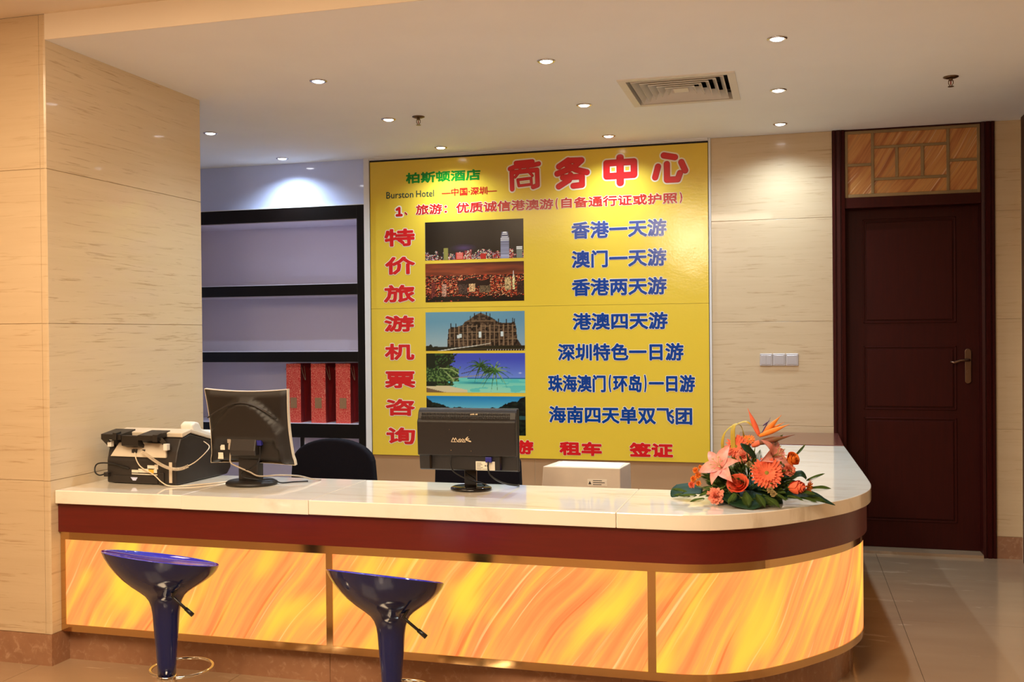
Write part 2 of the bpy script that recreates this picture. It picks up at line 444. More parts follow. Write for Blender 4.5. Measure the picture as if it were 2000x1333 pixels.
# ceiling with a square hole for the air diffuser
VX0, VX1, VY0, VY1 = -0.811, -0.247, 4.862, 5.458
cl = MB()
cx0, cx1, cy0, cy1 = -4.7, XR + 0.1, PY0, 6.95
cl.box(PX, cx1, cy0 + 0.003, VY0 + 0.03, CZ, CZ + 0.05).box(cx0, PX, cy0 + 0.1, VY0 + 0.03, CZ, CZ + 0.05).box(cx0, cx1, VY1 - 0.03, cy1, CZ, CZ + 0.05)
cl.box(cx0, VX0 + 0.03, VY0 + 0.03, VY1 - 0.03, CZ, CZ + 0.05).box(VX1 - 0.03, cx1, VY0 + 0.03, VY1 - 0.03, CZ, CZ + 0.05)
ce = obj('ceiling', cl, M['ceiling']); tag(ce, kind='structure')
lb = obj('ceiling_lobby', B(-6, 5, -6, PY0, LZ, LZ + 0.05), M['beam']); tag(lb, kind='structure')
bm_ = obj('trim_1', B(PX + 0.0, XR + 3, PY0, PY0 + 0.003, CZ, LZ + 0.01), M['beam']); tag(bm_, 'cream painted step between low ceiling and lobby ceiling', kind='structure')

# pillar on the left, faced with stone
wl = obj('wall_left', B(-6, PX - 0.003, PY0 + 0.003, PY1 - 0.003, 0, LZ), M['joint']); tag(wl, kind='structure')
zz = JZ + [LZ]
for k in range(4):
    z0, z1 = zz[k] + G / 2, zz[k + 1] - G / 2
    obj('wall_tile', B(PX - 0.94, PX - 0.030, PY0, PY0 + 0.02, z0, z1), M['stone_x'], wl, bevel=0.0008)
    obj('wall_tile', B(-5.0, PX - 0.943, PY0, PY0 + 0.02, z0, z1), M['stone_x'], wl, bevel=0.0008)
    obj('wall_tile', B(PX - 0.02, PX, PY0 + 0.004, PY1, z0, min(z1, LZ if k < 3 else CZ)), M['stone_y'], wl, bevel=0.0008)
    obj('wall_tile', B(-5.0, PX - 0.021, PY1 - 0.02, PY1, z0, min(z1, CZ)), M['stone_x'], wl)
    obj('corner_strip', MB().prism([(PX - 0.028, PY0), (PX - 0.008, PY0), (PX - 0.0005, PY0 + 0.0035), (PX - 0.004, PY0 + 0.004), (PX - 0.028, PY0 + 0.004)], z0, z1), M['stone_x'], wl)
bl = obj('baseboard_left', MB().prism([(-5, PY0 - 0.003), (PX + 0.002, PY0 - 0.003), (PX + 0.003, PY0 + 0.1), (PX + 0.003, PY1 + 0.002), (-5, PY1 + 0.002)], 0, 0.130), M['brown']); tag(bl, kind='structure')

# back wall
wb = MB()
wb.box(-2.862, 0.256, WY + 0.003, WY + 0.2, 0, CZ).box(1.168, XR + 0.2, WY + 0.003, WY + 0.2, 0, CZ)
wb.box(-4.7, -2.862, 6.93, 6.99, 0, CZ)
wbk = obj('wall_back', wb, M['joint']); tag(wbk, kind='structure')
for k in range(4):
    z0, z1 = ([0.0] + JZ[1:])[k] + G / 2, (JZ[1:] + [CZ])[k] - G / 2
    obj('wall_tile', B(-0.483, 0.253, WY, WY + 0.02, z0, z1), M['stone_x'], wbk, bevel=0.001)
    z0 = JZ[k] + G / 2
    obj('wall_tile', B(1.172, XR, WY, WY + 0.02, z0, z1), M['stone_x'], wbk, bevel=0.001)
obj('lavender_panel', B(-4.6, -2.868, WY, WY + 0.03, 2.284, CZ), M['lavender'], wbk)
obj('tan_panel', B(-2.828, -1.6585, WY, WY + 0.02, 0, 2.58), M['tan_panel'], wbk, bevel=0.001)
obj('tan_panel', B(-1.6555, -0.486, WY, WY + 0.02, 0, 2.58), M['tan_panel'], wbk, bevel=0.001)
t2 = obj('trim_2', MB().box(-2.868, -2.829, WY - 0.03, WY + 0.02, 0, CZ).box(-2.829, -0.499, WY - 0.018, WY + 0.02, 2.583, CZ).box(-2.829, -0.499, WY - 0.03, WY + 0.02, 2.591, CZ), M['white_edge']); tag(t2, kind='structure')
t3 = obj('trim_3', B(-0.497, -0.484, WY - 0.014, WY + 0.02, 0, CZ), M['white_edge']); tag(t3, kind='structure')
bb = obj('baseboard_back', B(1.173, XR, WY - 0.004, WY + 0.02, 0, 0.130), M['brown']); tag(bb, kind='structure')
we = obj('wall_side', B(-4.75, -4.6, PY1, 6.95, 0, CZ), M['lavender']); tag(we, kind='structure')

# right wall with the jamb of a second door
wr = obj('wall_right', B(XR, XR + 0.12, PY0, WY + 0.1, 0, CZ), M['stone_y']); tag(wr, kind='structure')
d2 = thing('door_2', (XR, 5.9, 0), kind='structure')
obj('door_frame', MB().box(XR - 0.018, XR + 0.01, 6.30, 6.40, 0, 2.594).box(XR - 0.018, XR + 0.01, 5.35, 5.45, 0, 2.594).box(XR - 0.018, XR + 0.01, 5.45, 6.30, 2.5, 2.594), M['mahogany'], d2, bevel=0.004)
obj('door_leaf', B(XR - 0.006, XR + 0.01, 5.45, 6.30, 0.01, 2.5), M['mahogany'], d2)
# the lobby around the camera
for nm, a in (('wall_lobby_left', (-6, -5.9, -6, PY0 + 0.02, 0, LZ)), ('wall_lobby_right', (4.9, 5, -6, PY0, 0, LZ)), ('wall_lobby_rear', (-6, 5, -6, -5.9, 0, LZ)), ('wall_lobby_front', (XR + 0.12, 5, PY0, PY0 + 0.1, 0, LZ))):
    tag(obj(nm, B(*a), M['stone_x']), kind='structure')

# ------------------------------------------------------------------ door with transom light
dr = thing('door_1', (0.712, WY, 0), kind='structure')
def casing(x0, x1, flip):
    # fluted moulding in plan, extruded upwards
    w_ = x1 - x0
    pr = [(0, 0.03), (0, -0.012), (0.10, -0.018), (0.22, -0.018), (0.26, -0.010), (0.32, -0.010), (0.36, -0.020), (0.62, -0.022), (0.66, -0.012), (0.74, -0.012), (0.78, -0.018), (1, -0.014), (1, 0.10), (0.9, 0.10), (0.9, 0.03)]
    pl = [((x0 + u * w_) if not flip else (x1 - u * w_), WY + v) for u, v in pr]
    if flip: pl = pl[::-1]
    return MB().prism(pl, 0, 2.598)
obj('door_casing', casing(0.254, 0.327, False), M['mahogany'], dr)
obj('door_casing', casing(1.098, 1.172, True), M['mahogany'], dr)
obj('door_rail', MB().box(0.327, 1.098, WY - 0.004, WY + 0.14, 2.117, 2.182).box(0.327, 1.098, WY - 0.004, WY + 0.12, 2.592, 2.599), M['mahogany'], dr, bevel=0.002)
obj('door_backing', B(0.26, 1.165, WY + 0.13, WY + 0.19, 0, CZ), M['dark'], dr)
LY = 6.60
px = lambda x: x * LY / WY
pz = lambda z: EYE + (z - EYE) * LY / WY
leaf = obj('door_leaf', B(0.327, 1.098, LY, LY + 0.035, 0.02, 2.117), M['mahogany'], dr)
for z0, z1 in ((1.408, 2.044), (0.880, 1.268), (0.20, 0.832)):   # three field panels, each a raised field in a routed groove
    x0, x1 = 0.436, 0.972
    z0, z1 = pz(z0), pz(z1)
    m_ = MB(); t = 0.020
    m_.box(x0, x1, LY - 0.006, LY, z0, z0 + 0.010).box(x0, x1, LY - 0.006, LY, z1 - 0.010, z1)
    m_.box(x0, x0 + 0.010, LY - 0.006, LY, z0, z1).box(x1 - 0.010, x1, LY - 0.006, LY, z0, z1)
    m_.box(x0 + t, x1 - t, LY - 0.009, LY + 0.001, z0 + t, z1 - t)
    obj('door_panel', m_, M['mahogany'], dr, bevel=0.004)
h = thing('door_handle', (0, 0, 0)); h.parent = dr; h.location = (1.030 - 0.712, LY - WY, 1.157)
hx, hy, hz = 1.036, LY, 1.165
pl_ = [(0.019 * math.cos(a), (0.075 if math.sin(a) >= 0 else -0.1) + 0.019 * math.sin(a)) for a in [2 * math.pi * k / 20 for k in range(20)]]
obj('handle_plate', MB().prism_y([(hx + a, hz - 0.01 + b) for a, b in pl_[::-1]], hy - 0.012, hy), M['brass'], h, bevel=0.003)
obj('handle_lever', MB().tube([(hx, hy - 0.01, hz + 0.015), (hx, hy - 0.045, hz + 0.015), (hx - 0.012, hy - 0.05, hz + 0.015), (hx - 0.05, hy - 0.05, hz + 0.012), (hx - 0.085, hy - 0.05, hz), (hx - 0.105, hy - 0.048, hz + 0.004)], [0.009, 0.009, 0.009, 0.0085, 0.0085, 0.006], 10), M['brass'], h, smooth=True)
obj('keyhole_cover', MB().lathe([(0, -0.003), (0.010, -0.003), (0.010, 0)], (hx + 0.001, hy - 0.0125, hz - 0.055), 16, axis='y'), M['brass'], h)
# transom: onyx panes behind a lattice of metal bars
tx0, tx1, tz0, tz1 = 0.329, 1.096, 2.182, 2.592
tf = thing('transom_frame', (0, 0, 0)); tf.parent = dr
U_ = lambda u: tx0 + u * (tx1 - tx0)
V_ = lambda v: tz1 - v * (tz1 - tz0)
bars = [(0, .022, 0, 1), (.978, 1, 0, 1), (.022, .978, 0, .045), (.022, .978, .95, 1), (.2, .222, .045, .95), (.758, .78, .045, .95), (.022, .2, .49, .53), (.78, .978, .49, .53),
        (.222, .758, .24, .278), (.222, .758, .716, .756), (.381, .404, .278, .716), (.570, .594, .278, .716)]
for a, b, c, d in bars:
    obj('lattice_bar', B(U_(a), U_(b), WY + 0.004, WY + 0.022, V_(d), V_(c)), M['goldframe'], tf, bevel=0.002)
for a, b, c, d in [(.022, .2, .045, .49), (.022, .2, .53, .95), (.78, .978, .045, .49), (.78, .978, .53, .95), (.222, .758, .045, .24), (.222, .758, .756, .95), (.222, .381, .278, .716), (.404, .570, .278, .716), (.594, .758, .278, .716)]:
    obj('onyx_pane', B(U_(a), U_(b), WY + 0.014, WY + 0.02, V_(d), V_(c)), M['onyx'], tf)
th = obj('threshold', B(0.327, 1.098, WY - 0.03, LY + 0.03, 0, 0.018), M['floor']); th.parent = dr; th.location = -Vector(dr.location)

# ------------------------------------------------------------------ shelving in the alcove
sh = thing('shelf_unit', (-3.7, 6.6, 0), 'black framed built-in shelving with pale lavender niches left of the yellow board', 'shelving')
SF, SB = 6.487, 6.88
def niche(x0, x1, z0, z1):
    m_ = MB(); t = 0.004
    m_.box(x0, x1, SB - t, SB, z0, z1).box(x0, x1, SF + 0.02, SB, z1 - t, z1).box(x0, x1, SF + 0.004, SB, z0, z0 + t)
    m_.box(x0, x0 + t, SF + 0.02, SB, z0, z1).box(x1 - t, x1, SF + 0.01, SB, z0, z1)
    return m_
bz = [(2.186, 2.280), (1.652, 1.728), (1.176, 1.249), (0.636, 0.735)]
for k, (a, b) in enumerate(bz):
    obj('shelf_board', B(-4.6, -2.929, SF, SB, a, b), M['blackwood'], sh, bevel=0.0015)
obj('side_post', B(-2.929, -2.868, SF, SB + 0.01, 0, 2.280), M['blackwood'], sh, bevel=0.0015)
obj('divider_post', B(-3.386, -3.360, SF + 0.004, SB, 0, 0.636), M['blackwood'], sh, bevel=0.0015)
obj('top_ledge', B(-4.6, -2.868, SF - 0.002, SF + 0.02, 2.280, 2.284), M['white_edge'], sh)
for k in range(3):
    obj('niche_lining', niche(-4.6, -2.929, bz[k + 1][1], bz[k][0]), M['white_lam'], sh)
obj('niche_lining', niche(-3.360, -2.929, 0.02, 0.636), M['white_lam'], sh)
obj('niche_lining', niche(-4.6, -3.386, 0.02, 0.636), M['white_lam'], sh)

# gift bags
def bag_mat():
    q = N('red_swirl_paper'); q.p(Roughness=0.45)
    tc = q.n('ShaderNodeTexCoord')
    nd = q.n('ShaderNodeTexNoise', i_Scale=14.0, i_Detail=2.0); q.l(tc.outputs['Object'], nd.inputs['Vector'])
    vm = q.n('ShaderNodeVectorMath', operation='SCALE'); vm.inputs[3].default_value = 0.09; q.l(nd.outputs['Color'], vm.inputs[0])
    va = q.n('ShaderNodeVectorMath', operation='ADD'); q.l(tc.outputs['Object'], va.inputs[0]); q.l(vm.outputs[0], va.inputs[1])
    wv = q.n('ShaderNodeTexVoronoi', feature='DISTANCE_TO_EDGE', i_Scale=85.0); q.l(va.outputs[0], wv.inputs['Vector'])
    r = q.n('ShaderNodeMapRange'); r.inputs[1].default_value = 0.02; r.inputs[2].default_value = 0.09; r.inputs[3].default_value = 1; r.inputs[4].default_value = 0
    q.l(wv.outputs['Distance'], r.inputs[0])
    mm = q.n('ShaderNodeMath', operation='MULTIPLY'); mm.inputs[1].default_value = 0.8; q.l(r.outputs[0], mm.inputs[0])
    m1 = q.n('ShaderNodeMix', data_type='RGBA'); m1.inputs[6].default_value = rgb(200, 48, 40); m1.inputs[7].default_value = rgb(232, 150, 120)
    q.l(mm.outputs[0], m1.inputs[0]); q.l(m1.outputs[2], q.b.inputs['Base Color'])
    return q.m
M['bagfront'] = bag_mat()
M['bagside'] = mat('deep_red_paper', rgb(150, 30, 28), 0.5, noise=0.08, nscale=30)
M['baglabel'] = mat('bronze_foil_label', rgb(150, 112, 78), 0.35, noise=0.1, nscale=60)
M['cord'] = mat('twisted_cord', rgb(150, 120, 96), 0.7, noise=0.2, nscale=100)
bagx = [(-3.506, -3.394, 'red patterned gift bag on the shelf, leftmost, partly behind the square monitor'), (-3.311, -3.199, 'red patterned gift bag standing in the middle of the three on the shelf'), (-3.118, -3.004, 'red patterned gift bag beside the black shelf post, nearest the yellow board')]
bag0 = None
for x0, x1, lab in bagx:
    if bag0 is None:
        bg = thing('gift_bag', (x0, 6.52, 0.7392), lab, 'bag', 'red gift bags on the shelf')
        W_, D_, H_ = 0.113, 0.17, 0.424
        body = MB(); t = 0.003
        body.box(0, W_, 0.0, t, 0, H_).box(0, W_, D_ - t, D_, 0, H_).box(0, W_, t, D_ - t, 0, t)
        obj('bag_body', body, M['bagfront'], bg, local=True, loc=(0, 0, 0))
        m_ = MB()
        for xx, s_ in ((0, 1), (W_, -1)):
            m_.add([(xx, t, 0), (xx + s_ * 0.010, D_ / 2, 0), (xx, D_ - t, 0), (xx, t, H_), (xx + s_ * 0.024, D_ / 2, H_), (xx, D_ - t, H_)], [(0, 1, 4, 3), (1, 2, 5, 4)])
        obj('bag_gusset', m_, M['bagside'], bg, local=True, loc=(0, 0, 0))
        obj('gold_label', B(0.030, 0.082, -0.0015, 0.0, 0.105, 0.180), M['baglabel'], bg, local=True, loc=(0, 0, 0))
        side = MB()
        for k, (a, b) in enumerate(((0.30, 0.05), (0.33, 0.05), (0.27, 0.06), (0.245, 0.06), (0.36, 0.04))):
            side.box(W_ - 0.0065 + 0.001 * 0, W_ - 0.0045, D_ * 0.30, D_ * 0.30 + 0.028, a, a + 0.012)
        c_ = MB().tube([(W_ - 0.01 + 0.02 * math.sin(math.pi * k / 12), 0.03 + 0.004 * k, H_ - 0.02 - 0.10 * math.sin(math.pi * k / 12)) for k in range(13)], 0.0022, 6)
        obj('cord_handle', c_, M['cord'], bg, local=True, loc=(0, 0, 0), smooth=True)
        c_ = MB().tube([(-0.004 - 0.022 * math.sin(math.pi * k / 12), 0.02 + 0.004 * k, H_ - 0.015 - 0.03 * math.sin(math.pi * k / 12)) for k in range(13)], 0.0022, 6)
        obj('cord_handle', c_, M['cord'], bg, local=True, loc=(0, 0, 0), smooth=True)
        bag0 = bg
    else:
        bg = copy_tree(bag0); bg.location = (x0, 6.52, 0.7392); bg['label'] = lab

# ------------------------------------------------------------------ yellow notice board
PYF = 6.489
bd = thing('notice_board', (-1.66, WY, 1.55), 'large yellow travel price board with red and blue lettering and five photos', 'sign')
BX0, BX1, BZ0, BZ1 = -2.825, -0.5005, 0.528, 2.571
ZS = 1.548
obj('board_panel', B(BX0, BX1, PYF, WY - 0.002, BZ0, ZS - 0.0008), M['yellow'], bd)
obj('board_panel', B(BX0, BX1, PYF, WY - 0.002, ZS + 0.0008, BZ1), M['yellow'], bd)
obj('edge_strip', MB().box(BX0 - 0.0025, BX0, PYF - 0.002, WY - .002, BZ0, BZ1).box(BX1, BX1 + 0.001, PYF - 0.002, WY - .002, BZ0, BZ1 + 0.008).box(BX0 - 0.0025, BX1, PYF - 0.002, WY - .002, BZ1, BZ1 + 0.010), M['dark'], bd)

_tc = {}
def glyphs(s):
    if s in _tc: return _tc[s]
    cu = bpy.data.curves.new('t', 'FONT'); cu.body = s; cu.resolution_u = 2
    o = bpy.data.objects.new('t', cu); COL.objects.link(o)
    me = bpy.data.meshes.new_from_object(o.evaluated_get(bpy.context.evaluated_depsgraph_get()))
    ec = {}
    for p in me.polygons:
        for k in p.edge_keys: ec[k] = ec.get(k, 0) + 1
    r = ([(v.co.x, v.co.y) for v in me.vertices], [tuple(p.vertices) for p in me.polygons], [k for k, c in ec.items() if c == 1])
    bpy.data.objects.remove(o); bpy.data.curves.remove(cu); bpy.data.meshes.remove(me)
    _tc[s] = r
    return r
def capsule_poly(a, b, r, n=10):
    ax, ay = a; bx, by = b; t = math.atan2(by - ay, bx - ax)
    P = [(bx + r * math.cos(t + s), by + r * math.sin(t + s)) for s in [-math.pi / 2 + math.pi * k / n for k in range(n + 1)]]
    P += [(ax + r * math.cos(t + s), ay + r * math.sin(t + s)) for s in [math.pi / 2 + math.pi * k / n for k in range(n + 1)]]
    return P
def lettering(s, x0, x1, z0, z1, fill, fat, out=None, rim=0.0, parent=bd, y=PYF):
    """fat and rim in metres: how far strokes grow beyond the regular weight, and the light outline beyond that"""
    v, f, ed = glyphs(s)
    a0, a1 = min(p[0] for p in v), max(p[0] for p in v); b0, b1 = min(p[1] for p in v), max(p[1] for p in v)
    x0 += fat; x1 -= fat; z0 += fat; z1 -= fat
    Q = [(x0 + (p[0] - a0) / (a1 - a0) * (x1 - x0), z0 + (p[1] - b0) / (b1 - b0) * (z1 - z0)) for p in v]
    m_ = MB(); ms = [fill]
    m_.add([(p[0], y - .0022, p[1]) for p in Q], f)
    for layer, r in ((0, fat), (1, fat + rim if out else 0)):
        if r <= 0: continue
        m_.cur = layer
        for e_, (a, b) in enumerate(ed):
            P = capsule_poly(Q[a], Q[b], r, 4)
            m_.add([(p[0], y - (.00165, .0006)[layer] - .000012 * (e_ % 37), p[1]) for p in P], [tuple(range(len(P)))])
    if out: ms.append(out)
    o = obj('lettering', m_, ms, parent)
    return o

ST = {'green': ('pgreen', .0032, None, 0), 'dark': ('pdark', .0003, None, 0), 'redS': ('pdred', .0014, None, 0), 'red': ('pdred', .0024, 'pwhite', .0032),
      'redV': ('pred', .0056, 'pwhite', .0052), 'blue': ('pblue', .0038, 'pwhite', .0040), 'redB': ('pred', .0056, 'pwhite', .0022)}
LINES = [
    ('green', '柏斯顿酒店', -2.556, -2.016, 2.408, 2.484), ('dark', 'Burston', -2.703, -2.502, 2.312, 2.358), ('dark', 'Hotel', -2.481, -2.351, 2.312, 2.358),
    ('redS', '—中国·深圳—', -2.295, -1.901, 2.309, 2.363), ('red', '、', -2.571, -2.547, 2.192, 2.215),
    ('red', '旅游：优质诚信港澳游', -2.486, -1.512, 2.190, 2.261), ('red', '(', -1.497, -1.481, 2.188, 2.262), ('red', '自备通行证或护照', -1.458, -0.695, 2.193, 2.263),
    ('red', ')', -0.680, -0.663, 2.193, 2.263),
    ('redV', '特', -2.721, -2.495, 1.978, 2.100), ('redV', '价', -2.718, -2.495, 1.782, 1.906), ('redV', '旅', -2.729, -2.499, 1.589, 1.711), ('redV', '游', -2.728, -2.507, 1.385, 1.498),
    ('redV', '机', -2.727, -2.506, 1.189, 1.303), ('redV', '票', -2.727, -2.502, 0.993, 1.111), ('redV', '咨', -2.724, -2.507, 0.801, 0.918), ('redV', '询', -2.721, -2.506, 0.604, 0.721),
    ('blue', '香港一天游', -1.391, -0.766, 1.986, 2.099), ('blue', '澳门一天游', -1.391, -0.768, 1.794, 1.909), ('blue', '香港两天游', -1.391, -0.768, 1.609, 1.724),
    ('blue', '港澳四天游', -1.388, -0.763, 1.385, 1.497), ('blue', '深圳特色一日游', -1.490, -0.663, 1.182, 1.296), ('blue', '海南四天单双飞团', -1.555, -0.611, 0.769, 0.882),
    ('blue', '珠海澳门', -1.558, -1.170, 0.974, 1.089), ('blue', '(', -1.151, -1.134, 0.976, 1.090), ('blue', '环岛', -1.122, -0.933, 0.977, 1.090), ('blue', ')', -0.918, -0.902, 0.977, 1.090),
    ('blue', '一日游', -0.888, -0.592, 0.979, 1.090),
    ('redB', '游', -1.801, -1.663, 0.554, 0.650), ('redB', '租车', -1.485, -1.199, 0.554, 0.647), ('redB', '签证', -1.017, -0.735, 0.556, 0.649)]
for st, s, x0, x1, z0, z1 in LINES:
    f_, o1, out, o2 = ST[st]
    lettering(s, x0, x1, z0, z1, M[f_], o1, M[out] if out else None, o2)

# the four big rounded characters, drawn stroke by stroke (unit box, y up)
BIG = {
 'shang': (-1.824, -1.593, 2.321, 2.525, .060, [[(.25, .92), (.74, .94)], [(.07, .74), (.22, .80), (.75, .82), (.93, .86)], [(.12, .62), (.13, .07)], [(.12, .62), (.88, .66)], [(.88, .66), (.89, .16), (.76, .11)]],
           .030, [[(.33, .60), (.22, .46)], [(.63, .62), (.74, .48)], [(.30, .37), (.70, .40), (.71, .20), (.33, .17), (.30, .37)], [(.36, .76), (.39, .66)], [(.62, .77), (.58, .67)]]),
 'one': (-2.630, -2.589, 2.190, 2.250, .085, [[(.56, .88), (.56, .1)], [(.12, .72), (.5, .88)], [(.10, .06), (.95, .06)]], 0, []),
 'wu': (-1.502, -1.267, 2.321, 2.524, .080, [[(.13, .73), (.40, .92)], [(.38, .91), (.78, .90)], [(.78, .90), (.55, .68), (.08, .50)], [(.33, .80), (.62, .60), (.93, .50)], [(.24, .37), (.78, .37)], [(.79, .37), (.79, .10), (.54, .08)], [(.46, .44), (.42, .28), (.12, .08)]], 0, []),
 'zhong': (-1.172, -0.953, 2.323, 2.527, .088, [[(.50, .90), (.50, .09)], [(.51, .90), (.51, .09)], [(.485, .90), (.485, .09)], [(.09, .73), (.09, .33)], [(.91, .74), (.91, .34)], [(.09, .74), (.91, .75)], [(.09, .32), (.91, .33)]], 0, []),
 'xin': (-0.857, -0.620, 2.327, 2.522, .085, [[(.33, .91), (.63, .83)], [(.17, .55), (.09, .20)], [(.80, .66), (.90, .38)], [(.41, .62), (.41, .10), (.70, .10), (.76, .30)]], 0, []),
}
for key, (x0, x1, z0, z1, rr, strokes, rr2, fine) in BIG.items():
    W_, H_ = x1 - x0, z1 - z0
    m_ = MB(); e = 0
    for layer, (extra, mi) in enumerate(((0.0, 0), (0.013, 1), (0.004, 2))):
        for (R_, sts) in ((rr, strokes), (rr2, fine)):
            for st in sts:
                for a, b in zip(st[:-1], st[1:]):
                    e += 1
                    A_ = (x0 + a[0] * W_, z0 + a[1] * H_); B_ = (x0 + b[0] * W_, z0 + b[1] * H_)
                    P = capsule_poly(A_, B_, R_ * H_ + extra)
                    yy = PYF - (0.0022, 0.0006, 0.0014)[layer] - 0.000012 * (e % 40)
                    m_.cur = mi
                    m_.add([(p[0], yy, p[1]) for p in P], [tuple(range(len(P)))])
    obj('large_lettering', m_, [M['pred'], M['pwhite'], M['pdred']], bd)

# printed photos, drawn as fine coloured grids
rs = np.random.RandomState(7)
GW, GH = 192, 74
uu, vv = np.meshgrid(np.linspace(0, 1, GW), np.linspace(0, 1, GH))      # v up
def vnoise(sx, sy, seed):
    r = np.random.RandomState(seed); g = r.rand(int(sy) + 2, int(sx) + 2)
    x = uu * sx; y = vv * sy; xi = x.astype(int); yi = y.astype(int); fx = x - xi; fy = y - yi
    fx = fx * fx * (3 - 2 * fx); fy = fy * fy * (3 - 2 * fy)
    return (g[yi, xi] * (1 - fx) + g[yi, xi + 1] * fx) * (1 - fy) + (g[yi + 1, xi] * (1 - fx) + g[yi + 1, xi + 1] * fx) * fy
def put(im, mask, c, a=1.0):
    m_ = (mask * a)[..., None]; im[:] = im * (1 - m_) + np.array(c, float) * m_
def blank(c): return np.ones((GH, GW, 3)) * np.array(c, float)
def seg(im, p, q, wd, c):
    px_, py_ = p; qx, qy = q; asp = 192 / 74
    dx, dy = (qx - px_) * asp, qy - py_; L2 = dx * dx + dy * dy + 1e-9
    t = np.clip((((uu - px_) * asp) * dx + (vv - py_) * dy) / L2, 0, 1)
    d = np.hypot((uu - px_) * asp - t * dx, (vv - py_) - t * dy)
    put(im, np.clip((wd - d) / 0.006 + 0.5, 0, 1), c)
def pic_night():
    im = blank((34, 26, 20)); im += (vnoise(3, 2, 1)[..., None] - .5) * 10
    put(im, np.exp(-((uu - .4) ** 2 / .01 + (vv - .3) ** 2 / .006)), (90, 60, 140), .5)
    x = 0
    while x < GW:
        w_ = rs.randint(4, 11); h_ = int(rs.uniform(.08, .27) * GH); c = rs.choice(3)
        base = [(60, 40, 40), (120, 30, 30), (50, 46, 52)][c]
        im[0:h_, x:x + w_] = base
        for _ in range(int(w_ * h_ * .35)):
            a, b = rs.randint(0, h_), min(GW - 1, x + rs.randint(0, w_))
            im[a, b:b + rs.randint(1, 3)] = [(230, 200, 190), (220, 60, 50), (240, 230, 180), (120, 110, 130)][rs.choice(4)]
        x += w_ + rs.choice(3)
    im[0:int(.32 * GH), int(.195 * GW):int(.24 * GW)] = (120, 110, 50)
    im[0:int(.32 * GH):2, int(.20 * GW):int(.235 * GW)] = (150, 142, 70)
    im[0:int(.20 * GH), int(.32 * GW):int(.40 * GW)] = (190, 50, 40)
    im[3:int(.18 * GH):3, int(.33 * GW):int(.39 * GW)] = (240, 170, 150)
    im[0:int(.15 * GH), int(.57 * GW):int(.63 * GW)] = (180, 40, 34)
    a0, a1 = int(.775 * GW), int(.855 * GW)
    for j in range(int(.68 * GH)):
        v_ = j / GH; sh_ = 0 if v_ < .45 else int((v_ - .45) * 12)
        c = np.array((176, 176, 200)) * (1 - .9 * v_) + np.array((50, 46, 60)) * (.9 * v_)
        im[j, a0 + sh_:a1 - sh_] = c * (0.75 + .25 * rs.rand())
    for j, s_ in ((.46, 0), (.50, 0), (.55, 2), (.61, 3), (.65, 4), (.67, 5)):
        im[int(j * GH), a0 + s_:a1 - s_] = (250, 246, 236)
    a0, a1 = int(.93 * GW), int(.985 * GW)
    im[0:int(.24 * GH), a0:a1] = (120, 124, 110)
    im[int(.24 * GH):int(.30 * GH), a0:a1] = (230, 226, 216)
    im[int(.26 * GH), a0:a1] = (60, 56, 50)
    im[:, :1] = (120, 110, 104)
    return im
def pic_dusk():
    im = blank((56, 26, 18))
    n_ = vnoise(4, 9, 3) * .6 + vnoise(9, 20, 4) * .4
    sky = np.clip((vv - .66) / .3, 0, 1)
    put(im, (vv > .66).astype(float), (150, 66, 36)); put(im, (vv > .66) * np.clip(n_ * 1.5 - .3, 0, 1), (72, 34, 24), .8)
    put(im, (vv > .66) * np.clip((vv - .85) / .15, 0, 1) * np.clip(uu * 1.3, 0, 1), (60, 26, 20), .8)
    low = (vv < .68)
    im[low] = (40, 20, 16)
    for _ in range(2600):
        v_ = rs.beta(2.0, 1.6) * .70; u_ = rs.rand()
        if .33 < u_ < .66 and .38 < v_ < .57 + .04 * math.sin(u_ * 30): continue
        if v_ < .12 and rs.rand() < .75: continue
        j, i = int(v_ * GH), int(u_ * GW)
        c = [(200, 60, 34), (230, 110, 60), (250, 190, 130), (140, 44, 28), (110, 56, 40)][rs.choice(5, p=[.32, .22, .12, .22, .12])]
        im[j, i:i + rs.choice([1, 1, 2, 3])] = c
    for (u0, u1, v0, v1, c) in ((.06, .10, .1, .52, (96, 40, 34)), (.17, .215, .15, .46, (150, 110, 90)), (.34, .43, .2, .45, (60, 44, 36)), (.45, .51, .26, .46, (190, 140, 96)), (.81, .87, .28, .60, (156, 130, 88)), (.885, .91, .3, .66, (210, 170, 120)), (.93, 1, .2, .5, (50, 30, 24)), (.55, .66, .22, .4, (88, 70, 50))):
        m_ = (uu >= u0) & (uu <= u1) & (vv >= v0) & (vv <= v1); im[m_] = c
        jj = rs.rand(GH, GW); im[m_ & (jj > .6)] = tuple(min(255, k * 1.5) for k in c); im[m_ & (jj < .25)] = tuple(k * .5 for k in c)
    seg(im, (.896, .6), (.896, .76), .006, (250, 240, 220))
    put(im, (vv < .14) * (vnoise(30, 8, 9) > .35), (22, 20, 16), .85)
    return im
